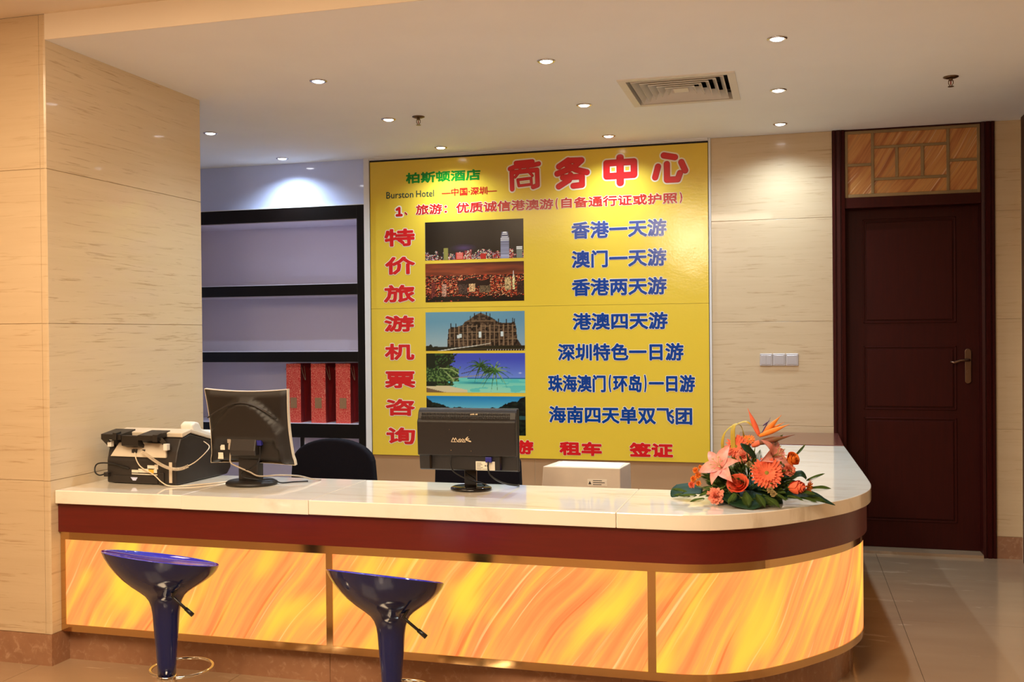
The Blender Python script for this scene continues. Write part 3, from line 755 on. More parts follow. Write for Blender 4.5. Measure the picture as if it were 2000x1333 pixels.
def pic_facade():
    im = blank((104, 150, 166)); put(im, np.clip(.75 - vv, 0, 1), (190, 192, 182), 1.0); put(im, (vv > 0) * np.clip((uu - .6), 0, 1), (96, 128, 160), .7)
    prof = [(.22, 0), (.225, .30), (.235, .55), (.27, .62), (.30, .60), (.38, .66), (.40, .74), (.45, .80), (.50, .90), (.56, .97), (.62, .91), (.66, .86), (.70, .80), (.73, .74), (.78, .70), (.86, .70), (.90, .74), (.915, .60), (.925, .30), (.97, .12), (1, .06)]
    top = np.interp(uu[0], [p[0] for p in prof], [p[1] for p in prof], left=0)
    fac = vv < top[None, :]
    im[fac] = (58, 42, 30)
    tx = vnoise(60, 24, 5)
    put(im, fac * (tx > .62), (104, 80, 58), .8); put(im, fac * (tx < .3), (30, 22, 16), .8)
    for v_ in (.28, .47, .62, .76): put(im, fac * (np.abs(vv - v_ - .03 * (uu - .5)) < .012), (126, 100, 72), .9)
    for v_ in (.255, .445, .60): put(im, fac * (np.abs(vv - v_ - .03 * (uu - .5)) < .012), (24, 18, 14), .9)
    for u_ in np.arange(.25, .92, .045): put(im, fac * (np.abs(uu - u_) < .006) * (vv < .66), (134, 106, 78), .9)
    for u_, v0, v1 in ((.355, .33, .43), (.335, .32, .40), (.555, .34, .48), (.775, .36, .48), (.545, .60, .70), (.48, .52, .58), (.62, .52, .58)):
        ww = .013 if v0 < .5 else .012
        m_ = (np.abs(uu - u_) < ww) & (vv > v0) & (vv < v1)
        put(im, m_ * 1.0, (206, 214, 206) if v0 < .5 else (20, 14, 10))
    for u_, h_ in ((.26, .70), (.31, .69), (.46, .88), (.50, .95), (.62, .97), (.655, .94), (.74, .80), (.82, .79), (.88, .82), (.90, .80)):
        seg(im, (u_, h_ - .12), (u_, h_), .012, (40, 30, 22))
    seg(im, (.565, .9), (.565, 1.0), .008, (40, 30, 22))
    g = vv < (.10 + .10 * np.exp(-((uu - .06) / .05) ** 2) * vnoise(40, 2, 6) + .08 * np.clip(uu - .25, 0, .4))
    im[g] = (40, 36, 22); im[(vv < .06) & (uu > .35)] = (60, 50, 30)
    seg(im, (.10, -.02), (.30, .06), .012, (220, 212, 190)); seg(im, (.30, .06), (.52, .13), .010, (214, 206, 186)); seg(im, (.52, .13), (.66, .19), .008, (206, 196, 170))
    im[1:3, 120::5] = (220, 214, 200)
    return im
def palm(im, cx, cy, R, n, seed, c1, c2):
    r = random.Random(seed)
    for k in range(n):
        a = 2 * math.pi * k / n + r.uniform(-.2, .2); L = R * r.uniform(.75, 1.1)
        prev = (cx, cy)
        for t in range(1, 7):
            s = t / 6
            x = cx + math.cos(a) * L * s / 2.6; y = cy + math.sin(a) * L * s * .75 + .10 * s - .38 * L * s * s * 1.3
            seg(im, prev, (x, y), .020 * (1.15 - s), c1 if r.random() < .6 else c2); prev = (x, y)
def pic_beach():
    im = blank((66, 76, 176)); put(im, np.clip(1 - (vv - .36) / .5, 0, 1), (120, 150, 214), .8)
    sea = vv < .37
    im[sea] = (96, 196, 180); put(im, sea * np.clip((.37 - vv) / .3, 0, 1), (150, 210, 176), .9)
    put(im, sea * (vnoise(10, 26, 8) > .62), (70, 180, 176), .6)
    put(im, ((vv > .345) & (vv < .372) & (uu > .42)) * 1.0, (30, 90, 140))
    put(im, np.exp(-((uu - .53) ** 2 / .02 + (vv - .245) ** 2 / .0006)), (20, 110, 130), .9)
    sand = vv < (.30 - .55 * np.clip(uu - .05, 0, 1) - .03)
    put(im, (sand & (uu < .42)) * 1.0, (214, 196, 150)); put(im, ((vv < .12 - .6 * uu)) * 1.0, (120, 92, 62))
    jag = vnoise(60, 24, 11) * .12
    tree = (uu < .20 + .12 * np.clip(vv - .55, 0, .4) + jag) & (vv > .17) | (uu < .10) & (vv > .16)
    im[tree] = (26, 34, 20); put(im, tree * (vnoise(70, 30, 12) > .6) * (uu > .09), (60, 92, 40), .8)
    tree2 = (uu < .30 + jag * .6) & (vv > .28) & (vv < .56 + jag); im[tree2] = (38, 62, 30)
    put(im, tree2 * (vnoise(80, 30, 14) > .55), (110, 140, 70), .8)
    seg(im, (.26, .36), (.60, .46), .010, (150, 140, 110)); seg(im, (.36, .48), (.52, .58), .009, (70, 60, 50))
    for p, q in (((.14, .62), (.26, .60)), ((.26, .60), (.33, .48)), ((.20, .52), (.27, .36)), ((.27, .36), (.28, .28))): seg(im, p, q, .012, (160, 180, 110))
    palm(im, .555, .68, .40, 15, 3, (34, 60, 26), (64, 100, 40)); palm(im, .70, .56, .46, 17, 5, (54, 96, 40), (130, 160, 80))
    palm(im, .62, .55, .26, 11, 8, (30, 56, 24), (60, 96, 40))
    put(im, np.exp(-((uu - .95) ** 2 / .0002 + (vv - .50) ** 2 / .0003)), (220, 224, 240), .8)
    return im
def pic_lake():
    im = blank((40, 130, 180)); put(im, np.clip((.95 - vv) / .25, 0, 1), (110, 186, 200), .8)
    hl = .64 + .05 * np.sin(uu * 9) * .3
    prof = np.interp(uu[0], [0, .02, .06, .17, .2, .26, .3, .36, .45, .55, .62, .67, .72, .80, .86, .92, .95, 1], [.97, .90, .84, .78, .72, .68, .72, .70, .68, .69, .68, .72, .69, .80, .86, .86, .95, 1.0]) + (vnoise(60, 1, 20)[0] - .5) * .03
    m_ = vv < prof[None, :]; im[m_] = (14, 18, 14); put(im, m_ * (vnoise(50, 20, 21) > .6), (30, 42, 28), .8)
    put(im, ((uu > .94) & (vv > .4) & (vv < .5)) * 1.0, (50, 90, 90), .8)
    return im
for (x0, x1, z0, z1), fn in zip(((-2.420, -1.719, 1.8735, 2.136), (-2.420, -1.718, 1.586, 1.851), (-2.4215, -1.716, 1.2515, 1.517), (-2.4205, -1.7155, 0.966, 1.234), (-2.421, -1.7155, 0.679, 0.942)), (pic_night, pic_dusk, pic_facade, pic_beach, pic_lake)):
    im = np.clip(fn(), 0, 255) / 255.0
    l_ = np.where(im <= 0.04045, im / 12.92, ((im + 0.055) / 1.055) ** 2.4)
    X = x0 + uu * (x1 - x0); Z = z0 + vv * (z1 - z0)
    co = np.stack([X, np.full_like(X, PYF - 0.0007), Z], -1).reshape(-1, 3)
    idx = np.arange(GW * GH).reshape(GH, GW)
    q_ = np.stack([idx[:-1, :-1], idx[:-1, 1:], idx[1:, 1:], idx[1:, :-1]], -1).reshape(-1, 4)
    me = bpy.data.meshes.new('printed_photo'); me.from_pydata(co.tolist(), [], q_.tolist())
    at = me.color_attributes.new('ink', 'FLOAT_COLOR', 'POINT')
    at.data.foreach_set('color', np.concatenate([l_.reshape(-1, 3), np.ones((GW * GH, 1))], 1).ravel().astype(np.float32))
    me.materials.append(M['photo'])
    o = link('printed_photo', me, bd); o.location = -Vector(bd.location)

# ------------------------------------------------------------------ reception counter
CT = 0.728
pts = [(-0.60, 3.508), (-0.45, 3.509), (-0.35, 3.514), (-0.264, 3.535), (-0.165, 3.585), (-0.073, 3.652), (0.03, 3.757), (0.13, 3.882), (0.21, 4.00), (0.266, 4.122), (0.300, 4.235), (0.315, 4.36), (0.316, 4.50), (0.310, 4.75)]
def catmull(P, n=6):
    out = []
    for i in range(len(P) - 1):
        p0 = P[max(i - 1, 0)]; p1 = P[i]; p2 = P[i + 1]; p3 = P[min(i + 2, len(P) - 1)]
        for k in range(n):
            t = k / n
            out.append(tuple(0.5 * ((2 * p1[c]) + (-p0[c] + p2[c]) * t + (2 * p0[c] - 5 * p1[c] + 4 * p2[c] - p3[c]) * t * t + (-p0[c] + 3 * p1[c] - 3 * p2[c] + p3[c]) * t ** 3) for c in range(2)))
    out.append(P[-1]); return out
curve = catmull(pts)[1:]
edge = [(PX + 0.0005, 3.512), (-2.36, 3.511), (-1.80, 3.510), (-0.60, 3.508)] + curve + [(0.281, 5.800)]
def cut(p, x0, x1):
    """part of the front path between two x positions on its straight stretch (x1 None: to the end)"""
    out = []
    for a, b in zip(p[:-1], p[1:]):
        if not out:
            if a[0] <= x0 <= b[0]:
                t = (x0 - a[0]) / (b[0] - a[0]); out.append((x0, a[1] + t * (b[1] - a[1])))
            else: continue
        if x1 is not None and a[0] <= x1 <= b[0]:
            t = (x1 - a[0]) / (b[0] - a[0]); out.append((x1, a[1] + t * (b[1] - a[1]))); return out
        out.append(b)
    return out
ct = thing('stone_countertop', (-1.4, 3.8, 0.672), 'pale marble countertop with rounded right end running along the whole counter', 'countertop')
YB = 4.062
def slab(x0, x1):
    f_ = cut(edge, x0, x1)
    poly = f_ + ([(x1, YB), (x0, YB)] if x1 is not None else [(-0.22, 5.800), (-0.22, YB), (x0, YB)])
    return MB().prism(poly, 0.6725, CT)
for a, b in ((PX + 0.001, -2.361), (-2.3602, -1.8006), (-1.7994, -0.6006)):
    obj('marble_slab', slab(a, b), M['top'], ct, bevel=0.003)
obj('marble_slab', slab(-0.5994, None), M['top'], ct, bevel=0.003)
fp = tag(obj('counter_flap', B(-0.313, 0.278, 5.804, WY - 0.016, 0.706, 0.7315), M['flapwood'], bevel=0.002), 'red-brown wooden counter flap between marble top and back wall', 'counter flap')

ctr = thing('reception_counter', (-1.4, 3.8, 0), 'reception counter front with glowing onyx panels, red wood band and brown plinth', 'counter')
band = offset(edge, 0.018)
band[0] = (PX + 0.0005, band[0][1])
obj('wood_band', MB().ribbon(cut(band, PX + 0.001, None), 0.5515, 0.672, 0.02), M['redwood'], ctr, smooth=False)
gl = offset(edge, 0.030); gl[0] = (PX + 0.0005, gl[0][1])
gf = cut(gl, PX + 0.001, None)
obj('metal_rail', MB().ribbon(gf, 0.518, 0.551, 0.02), M['gold'], ctr)
obj('metal_rail', MB().ribbon(gf, 0.131, 0.160, 0.02), M['gold'], ctr)
for a, b in ((PX + 0.001, -2.943), (-1.743, -1.716), (-0.495, -0.466)):
    obj('metal_post', MB().ribbon(cut(gl, a, b), 0.1602, 0.5178, 0.02), M['gold'], ctr)
gi = offset(edge, 0.033); gi[0] = (PX + 0.0005, gi[0][1])
s_ = 0
for a, b in ((-2.9425, -1.7435), (-1.7155, -0.4955), (-0.4655, None)):
    pc = cut(gi, a, b)
    obj('light_panel', MB().ribbon(pc, 0.1605, 0.5175, 0.008, s_), M['onyx_lit'], ctr); s_ += 3.7
pb = offset(edge, 0.075); pb[0] = (PX + 0.0036, pb[0][1])
for a, b in ((PX + 0.0036, -1.752), (-1.7505, -0.60), (-0.5985, None)):
    obj('plinth_stone', MB().ribbon(cut(pb, a, b), 0, 0.1308, 0.02), M['brown'], ctr)
inner = offset(edge, 0.058)
obj('carcass', MB().prism(cut(inner, PX + 0.01, None) + [(-0.16, 5.79), (-0.16, YB - 0.05), (PX + 0.01, YB - 0.05)], 0.1315, 0.6715), M['flapwood'], ctr)
obj('work_shelf', B(PX + 0.01, -0.17, YB - 0.048, 4.80, 0.55, 0.58), M['flapwood'], ctr)
obj('shelf_leg', B(-2.94, -2.92, 4.1, 4.78, 0, 0.55), M['flapwood'], ctr)
obj('shelf_leg', B(-0.2, -0.18, 4.1, 4.78, 0, 0.55), M['flapwood'], ctr)

# ------------------------------------------------------------------ bar stools
def stool(loc, rim_z, tilt_n, tilt_e, label, scale=1.0, lever_a=0.0):
    k = scale
    st = thing('bar_stool', loc, label, 'stool', 'blue bar stools in front of the counter')
    zr = rim_z
    prof = [(.030, -.405), (.032, -.36), (.0360, -.30), (.0405, -.25), (.0430, -.21), (.0450, -.185), (.0490, -.160), (.0560, -.140), (.0680, -.122), (.088, -.106), (.112, -.090), (.135, -.073), (.155, -.055), (.172, -.036), (.184, -.018), (.192, 0.0)]
    def warp(p):
        x, y, z = p; t = max(0, min(1, (z - (zr - .15)) / .15)); t = t * t * (3 - 2 * t)
        return (x - 0.018 * t * k, y, z + t * (-y * tilt_n - x * tilt_e))
    m1 = MB().lathe([(r * k, zr + z * k) for r, z in prof], n=64, warp=warp)
    m1.f = m1.f[:-1]; m1.mi = m1.mi[:-1]
    m1.f = [f for f in m1.f]
    o = obj('seat_shell', m1, M['blueout'], st, smooth=True, local=True, loc=(0, 0, 0))
    ip = [(.192, 0.0), (.190, .003), (.187, .001), (.178, -.018), (.160, -.036), (.130, -.052), (.09, -.060), (.04, -.063), (0.0001, -.064)]
    m2 = MB().lathe([(r * k, zr + z * k) for r, z in ip], n=64, warp=warp)
    obj('seat_bowl', m2, M['bluein'], st, smooth=True, local=True, loc=(0, 0, 0))
    zb = zr - .405 * k
    obj('chrome_collar', MB().lathe([(.0, zb + .004), (.0315 * k, zb + .004), (.033 * k, zb), (.033 * k, zb - .035), (.024, zb - .04), (0, zb - .04)], n=32), M['chrome'], st, smooth=True, local=True, loc=(0, 0, 0))
    obj('chrome_pole', MB().lathe([(.024, .018), (.024, zb - .036)], n=24), M['chrome'], st, smooth=True, local=True, loc=(0, 0, 0))
    obj('round_base', MB().lathe([(.0, .032), (.03, .032), (.06, .024), (.15, .012), (.19, .006), (.192, .0), (0, 0)][::-1], n=48), M['chrome'], st, smooth=True, local=True, loc=(0, 0, 0))
    c_ = (-.012, .105); R_ = .106
    ring = [(c_[0] + R_ * math.cos(2 * math.pi * i / 40), c_[1] + R_ * math.sin(2 * math.pi * i / 40), zb - .006) for i in range(40)]
    m3 = MB().tube(ring, .0055, 8, closed=True)
    m3.tube([(.02, .02, zb - .018), (c_[0] + R_ * .0 - .055, c_[1] - R_ * .86, zb - .008)], .006, 8).tube([(.02, .0, zb - .02), (c_[0] + .04, c_[1] - R_ * .92, zb - .008)], .006, 8)
    obj('foot_ring', m3, M['chrome'], st, smooth=True, local=True, loc=(0, 0, 0))
    ca, sa = math.cos(lever_a), math.sin(lever_a)
    R2 = lambda x, y, z: (x * ca - y * sa, x * sa + y * ca, z)
    m4 = MB().tube([R2(.092, -.062, zr - .072), R2(.076, -.062, zr - .098), R2(.069, -.062, zr - .110), R2(.077, -.062, zr - .118), R2(.142, -.062, zr - .166)], [.005, .005, .0055, .005, .005], 8)
    m4.tube([R2(.118, -.062, zr - .148), R2(.145, -.062, zr - .168)], [.0065, .0075], 10)
    obj('height_lever', m4, M['cableblack'], st, smooth=True, local=True, loc=(0, 0, 0))
    return st
stool((-2.078, 2.994, 0), 0.601, 0.222, 0.095, 'blue bar stool nearest the stone pillar, bright inside of the seat showing')
stool((-1.267, 3.045, 0), 0.571, 0.275, 0.055, 'blue bar stool in the middle of the counter, seat seen edge on', scale=1.0)

# ------------------------------------------------------------------ monitors
def label_patch(x0, x1, z0, z1, y, m, parent, name='sticker', t=0.0006):
    return obj(name, B(x0, x1, y - t, y, z0, z1), m, parent, local=True, loc=(0, 0, 0))
# 1: old square monitor seen from the back, wavy outline
mo = thing('square_monitor', (-2.235, 3.84, CT), 'old square black monitor seen from behind, beside the fax machine', 'monitor')
L0 = dict(local=True, loc=(0, 0, 0))
obj('stand_base', MB().lathe([(0, .0005), (.108, .0005), (.112, .004), (.110, .012), (.100, .018), (.05, .022), (0, .022)], n=48, warp=lambda p: (p[0], p[1] * 0.92, p[2])), M['blackplastic'], mo, smooth=True, **L0)
obj('stand_neck', MB().prism([(-.047, -.03), (.047, -.03), (.047, .02), (-.047, .02)], .018, .155), M['darkgrey'], mo, bevel=.006, **L0)
# casing: grid over width and height; y thickness bulges
def mon_sec(x, z, zl, zh, w_, h_):
    return x
hd = thing('monitor_head', (0, 0, 0)); hd.parent = mo; hd.location = (0, -0.01, 0.09); hd.rotation_euler = (math.radians(6), 0, math.radians(-1.5))
def wavy(u): return 0.012 * math.cos(math.pi * u)           # sides swell towards bottom
nx, nz = 24, 20
def frame_pt(u, v, y):
    # u -1..1, v 0..1 ; concave top edge, slightly flaring lower corners
    half = 0.199 - 0.010 * math.sin(math.pi * v) + (0.004 if v < .1 else 0)
    z = v * 0.322 - (0.010 * (1 - u * u)) * v + (0.006 * (1 - u * u)) * (1 - v)
    return (u * half + 0.010 * (1 - v), y, z)
m_ = MB(); back = []
for j in range(nz + 1):
    for i in range(nx + 1):
        u = -1 + 2 * i / nx; v = j / nz
        e_ = max(abs(u), abs(2 * v - 1)); d = 0.0
        arch = 1 - (abs(u) / 0.93) ** 2 * 0.55
        if v < 0.88 * arch and abs(u) < .90: d = 0.028
        d *= min(1, (1 - e_) / .10)
        d += 0.012 * min(1, (1 - e_) / 0.06)
        if v < .32 and abs(u) < .80 * (1 - 0.3 * v): d -= 0.022
        m_.v.append(frame_pt(u, v, -d))
for j in range(nz):
    for i in range(nx):
        a = j * (nx + 1) + i; m_.f.append((a, a + 1, a + nx + 2, a + nx + 1)); m_.mi.append(0)
cs = obj('monitor_back', m_, M['blackplastic'], hd, smooth=True, **L0)
bz_ = MB(); ring = [(-1 + 2 * i / 16, 0) for i in range(16)] + [(1, j / 16) for j in range(16)] + [(1 - 2 * i / 16, 1) for i in range(16)] + [(-1, 1 - j / 16) for j in range(16)]
nn = len(ring)
for y, sc in ((0.0, 1), (0.0, 1.012), (0.018, 1.012), (0.018, 0.93)):
    for u, v in ring:
        p = frame_pt(u, v, y); bz_.v.append((p[0] * sc, y, (p[2] - .161) * sc + .161))
for r_ in range(3):
    for k in range(nn):
        k2 = (k + 1) % nn; bz_.f.append((r_ * nn + k, r_ * nn + k2, (r_ + 1) * nn + k2, (r_ + 1) * nn + k)); bz_.mi.append(0)
obj('screen_bezel', bz_, M['beigeplastic'], hd, **L0)
obj('screen', B(-.182, .19, .012, .016, .018, .30), M['screen'], hd, **L0)
obj('hinge_block', MB().prism_x([(-.055, .045), (-.02, .045), (-.01, .12), (-.038, .12), (-.058, .07)], -.062, .062), M['darkgrey'], hd, bevel=.006, **L0)
label_patch(-.128, -.106, .062, .084, -.021, M['label'], hd, 'round_sticker')
label_patch(-.160, -.116, .022, .050, -.021, M['label'], hd, 'barcode_sticker')
obj('port_strip', MB().box(-.085, .085, -.026, -.016, .098, .118), M['ink'], hd, **L0)
label_patch(.028, .052, .102, .115, -.0265, M['label'], hd, 'port_sticker')
obj('arch_ridge', MB().tube([(-.165 + .33 * k / 16, -.040 - .002, .205 + .066 * math.sin(math.pi * k / 16)) for k in range(17)], .0035, 6), M['darkgrey'], hd, smooth=True, **L0)
obj('vga_plug', MB().box(.058, .082, -.038, -.02, .088, .112), M['bluevga'], hd, bevel=.002, **L0)
obj('power_plug', MB().box(-.080, -.062, -.040, -.02, .096, .116).lathe([(.009, 0), (.007, .02), (.005, .03)], (-.071, -.034, .068), 10), M['cablegrey'], hd, bevel=.002, **L0)
def wires(name, pts, r, m, label=None, parent=None, cat='cable'):
    P = [Vector(p) for p in pts]; out = []
    for i in range(len(P) - 1):
        p0 = P[max(i - 1, 0)]; p1 = P[i]; p2 = P[i + 1]; p3 = P[min(i + 2, len(P) - 1)]
        for k in range(6):
            t = k / 6
            out.append(0.5 * ((2 * p1) + (-p0 + p2) * t + (2 * p0 - 5 * p1 + 4 * p2 - p3) * t * t + (-p0 + 3 * p1 - 3 * p2 + p3) * t ** 3))
    out.append(P[-1])
    o = obj(name, MB().tube(out, r, 8), m, parent, smooth=True)
    if label: tag(o, label, cat)
    return o
C1 = Vector((-2.235, 3.84, CT))
wires('power_cable', [C1 + Vector(p) for p in ((-.071, -.045, .155), (-.072, -.05, .12), (-.068, -.05, .095), (-.03, -.05, .078), (.02, -.05, .060), (.06, -.04, .042), (.12, .02, .040), (.18, .08, .030), (.225, .12, .012), (.245, .16, .004))], .0035, M['cablegrey'], None, mo)
wires('monitor_cable', [C1 + Vector(p) for p in ((.07, -.05, .17), (.072, -.055, .13), (.06, -.055, .10), (.02, -.052, .075), (-.015, -.05, .06), (-.018, -.05, .045), (0, -.056, .035), (.06, -.04, .027), (.10, .0, .0235), (.122, .03, .006), (.16, .08, .004), (.21, .11, .004))], .003, M['cableblack'], None, mo)

# 2: wide monitor seen from the back
CX2, CY2 = -1.262, 3.892
m2 = thing('wide_monitor', (CX2, CY2, CT), 'black widescreen monitor seen from behind in front of the yellow board', 'monitor')
obj('stand_base', MB().lathe([(0, .0005), (.083, .0005), (.086, .004), (.084, .011), (.076, .015), (0, .016)], n=48, warp=lambda p: (p[0], p[1] * 0.86, p[2])), M['glossblack'], m2, smooth=True, **L0)
obj('stand_neck', MB().prism([(-.026, -.012), (.026, -.012), (.022, .014), (-.022, .014)], .014, .118), M['glossblack'], m2, bevel=.004, **L0)
h2 = thing('monitor_head', (0, 0, 0)); h2.parent = m2; h2.location = (0, -0.02, 0.082); h2.rotation_euler = (math.radians(2.5), 0, math.radians(1.0))
obj('monitor_back', MB().prism_x([(0, .006), (0, .250), (-.010, .252), (-.022, .240), (-.030, .215), (-.040, .205), (-.040, .066), (-.022, .062), (-.018, .006), (-.008, 0)], -.207, .207), M['blackplastic'], h2, bevel=.004, **L0)
obj('screen_bezel', B(-.209, .209, .0005, .014, -.001, .254), M['blackplastic'], h2, bevel=.003, **L0)
obj('screen', B(-.198, .198, .0142, .0155, .012, .242), M['screen'], h2, **L0)
vs = MB()
for r_ in range(2):
    for k in range(52):
        x = -.19 + k * .0072
        vs.box(x, x + .0035, -.0335 + .004 * r_, -.0255 + .004 * r_, .2165 + .012 * r_, .2245 + .012 * r_)
v_ = obj('vent_slots', vs, M['ink'], h2, **L0); v_['kind'] = 'stuff'
obj('mount_lip', B(-.155, -.148, -.042, -.030, .012, .064), M['glossblack'], h2, **L0)
obj('mount_lip', B(.140, .147, -.042, -.030, .012, .064), M['glossblack'], h2, **L0)
for x, z in ((-.068, .172), (.018, .171), (-.063, .088), (.022, .0865)):
    obj('screw', MB().lathe([(0, -.0015), (.0018, -.0015), (.0022, 0)], (x, -.0405, z), 10, axis='y'), M['chrome'], h2, **L0)
# logo: angular letters M A Y A and a small hand
lg = MB(); LX, LZ_, YY = -.0615, .1225, -.0408
def ln(a, b, w_=.0011):
    P = capsule_poly((LX + a[0], LZ_ + a[1]), (LX + b[0], LZ_ + b[1]), w_, 6); lg.add([(p[0], YY, p[1]) for p in P], [tuple(range(len(P)))])
for a, b in (((0, 0), (.0085, .0165)), ((.0085, .0165), (.014, .006)), ((.014, .006), (.0185, .0165)), ((.0185, .0165), (.0275, 0)), ((0, 0), (.0215, 0)), ((.014, .006), (.0145, .0005)),
             ((.0275, 0), (.0335, .0115)), ((.0335, .0115), (.0395, 0)), ((.0275, 0), (.0395, 0)), ((.037, .0135), (.043, .006)), ((.0485, .0135), (.043, .006)), ((.043, .006), (.0425, 0)),
             ((.0465, 0), (.053, .0115)), ((.053, .0115), (.0595, 0)), ((.0465, 0), (.057, 0))): ln(a, b)
for a, b, w_ in (((.0615, .013), (.070, .020), .0016), ((.061, .011), (.0745, .0128), .0017), ((.062, .0085), (.074, .0045), .0018), ((.074, .0045), (.0815, .0025), .0026)): ln(a, b, w_)
obj('logo', lg, M['logo'], h2, **L0)
label_patch(.034, .114, .006, .042, -.0215, M['label'], h2, 'rating_sticker')
m_ = MB()
for k in range(5): m_.box(.038 + .0 * k, .038 + (.02, .026, .016, .024, .02)[k], -.0225, -.0221, .010 + .006 * k, .012 + .006 * k)
m_.box(.072, .077, -.0225, -.0221, .022, .027).box(.080, .085, -.0225, -.0221, .022, .027).box(.060, .090, -.0225, -.0221, .010, .0115)
obj('sticker_print', m_, M['ink'], h2, **L0)
obj('vga_plug', B(.078, .104, -.036, -.018, .040, .062), M['bluevga'], h2, bevel=.002, **L0)
sp = MB()
for k, wd in enumerate((.004, .003, .004, .002, .004, .003)): sp.box(.018 + .0055 * k, .018 + .0055 * k + wd, -.0312, -.0306, .231, .2345 + .001 * (k % 3))
obj('small_print', sp, M['logo'], h2, **L0)
C2 = Vector((CX2, CY2, CT))
wires('power_cable', [C2 + Vector(p) for p in ((-.063, -.062, .142), (-.064, -.066, .11), (-.055, -.064, .085), (-.03, -.055, .065), (.0, -.045, .050), (.022, -.03, .040), (.04, .0, .03), (.045, .05, .016), (.04, .09, .006))], .003, M['cableblack'], None, m2)
wires('monitor_cable', [C2 + Vector(p) for p in ((.091, -.056, .125), (.092, -.06, .095), (.10, -.055, .07), (.118, -.02, .045), (.14, .04, .022), (.165, .1, .008), (.165, .14, .004))], .0035, M['cableblack'], None, m2)

# ------------------------------------------------------------------ fax machine
fx = thing('fax_machine', (-2.888, 3.745, CT), 'black and beige fax machine seen from the rear beside the stone pillar', 'fax machine')
fx.rotation_euler = (0, 0, math.radians(-3))
W_ = 0.36
prof = [(0.0, .002), (0.0, .10), (.012, .145), (.035, .198), (.10, .214), (.345, .145), (.40, .118), (.40, .03), (.37, .002)]
obj('body', MB().prism_x(prof, 0.0, W_), M['darkgrey'], fx, bevel=.006, **L0)
obj('top_cover', MB().prism_x([(.040, .202), (.10, .218), (.345, .149), (.402, .122), (.402, .134), (.345, .163), (.10, .234), (.036, .222)], 0.02, W_ + .004), M['beigeplastic'], fx, bevel=.004, **L0)
obj('rear_plate', MB().add([(.022, -.006, .118), (.310, -.006, .118), (.300, .012, .178), (.055, .012, .178), (.022, .02, .118), (.310, .02, .118), (.300, .04, .178), (.055, .04, .178)], [(0, 1, 2, 3), (4, 7, 6, 5), (0, 4, 5, 1), (1, 5, 6, 2), (2, 6, 7, 3), (3, 7, 4, 0)]), M['beigeplastic'], fx, bevel=.003, **L0)
for a_ in (.130, .145, .185): obj('jack_socket', B(a_ + .005, a_ + .015, -.0045, .01, .136, .151), M['ink'], fx, **L0)
tr = MB(); sx_ = 1.09
tr.prism_x([(-.035, .190), (-.035, .213), (.06, .228), (.06, .205)], 0.0, .095).prism_x([(-.035, .190), (-.035, .212), (.06, .226), (.06, .205)], .175, .262)
tr.prism_x([(-.030, .165), (-.033, .208), (-.022, .210), (.02, .150)], .095, .175)
tr.prism_x([(-.042, .190), (-.040, .220), (-.01, .224), (-.01, .196)], .060, .078).prism_x([(-.042, .186), (-.040, .216), (-.01, .222), (-.01, .192)], .250, .272)
tr.prism_x([(-.035, .205), (-.028, .200), (.03, .150), (.03, .16)], .262, .290).prism_x([(-.035, .195), (-.03, .188), (.02, .145), (.02, .16)], 0.0, .03)
tr.v = [(x * sx_, y, z + .004) for x, y, z in tr.v]
obj('paper_tray', tr, M['blackplastic'], fx, bevel=.002, **L0)
obj('tray_clip', MB().box(.016, .036, -.016, .004, .160, .186), M['whiteplastic'], fx, bevel=.002, **L0)
obj('tray_clip', MB().box(.308, .327, -.018, .004, .152, .180), M['whiteplastic'], fx, bevel=.002, **L0)
obj('cassette', MB().box(.035, .268, -.004, .01, .004, .036), M['darkgrey'], fx, bevel=.003, **L0)
obj('finger_notch', MB().prism_y([(.128, .030), (.165, .030), (.155, .016), (.140, .016)], -.0055, .0), M['lavender'], fx, **L0)
obj('corner_block', MB().box(.272, .300, -.006, .01, .002, .055), M['darkgrey'], fx, bevel=.003, **L0)
obj('corner_strip', MB().box(.325, .340, -.0025, .002, .012, .100), M['beigeplastic'], fx, **L0)
for a in ((.103, .137, .050, .062, 'label'), (.138, .190, .051, .068, 'label'), (.190, .218, .050, .066, 'yellowlabel'), (.218, .234, .052, .068, 'label'), (.185, .222, .070, .084, 'label'), (.222, .240, .068, .088, 'label'), (.103, .236, .042, .046, 'label')):
    a = (a[0] + .028, a[1] + .028) + tuple(a[2:])
    label_patch(a[0], a[1], a[2], a[3], -.0005, M[a[4]], fx, 'warning_sticker')
hs = MB()
hs.prism_x([(.13, .222), (.125, .250), (.15, .262), (.18, .256), (.20, .225), (.26, .208), (.285, .215), (.31, .200), (.325, .170), (.30, .160)], .285, .350)
obj('handset', hs, M['whiteplastic'], fx, bevel=.010, seg=3, **L0)
pl = MB().prism_x([(-.02, .030), (-.02, .048), (.004, .048), (.004, .030)], -.002, .020); obj('power_plug', pl, M['ink'], fx, bevel=.002, **L0)
F0 = Vector((-2.888, 3.745, CT))
wires('power_cable', [F0 + Vector(p) for p in ((.0, -.02, .040), (-.02, -.025, .036), (-.045, -.02, .045), (-.055, -.012, .065), (-.045, -.008, .082), (-.01, -.010, .088), (.04, -.008, .085), (.10, -.006, .072), (.12, -.004, .066))], .0032, M['cableblack'], None, fx)
wires('phone_line', [F0 + Vector(p) for p in ((.155, -.008, .138), (.165, -.014, .112), (.180, -.012, .085), (.205, -.012, .068), (.26, -.016, .045), (.31, -.03, .018), (.36, -.035, .005), (.44, .02, .005), (.50, .12, .004), (.53, .22, .004))], .0025, M['cablewhite'], None, fx)
cp = []
P0, P1, P2, P3 = F0 + Vector((.196, -.014, .143)), F0 + Vector((.27, -.04, .125)), F0 + Vector((.36, -.05, .045)), F0 + Vector((.43, -.01, .090))
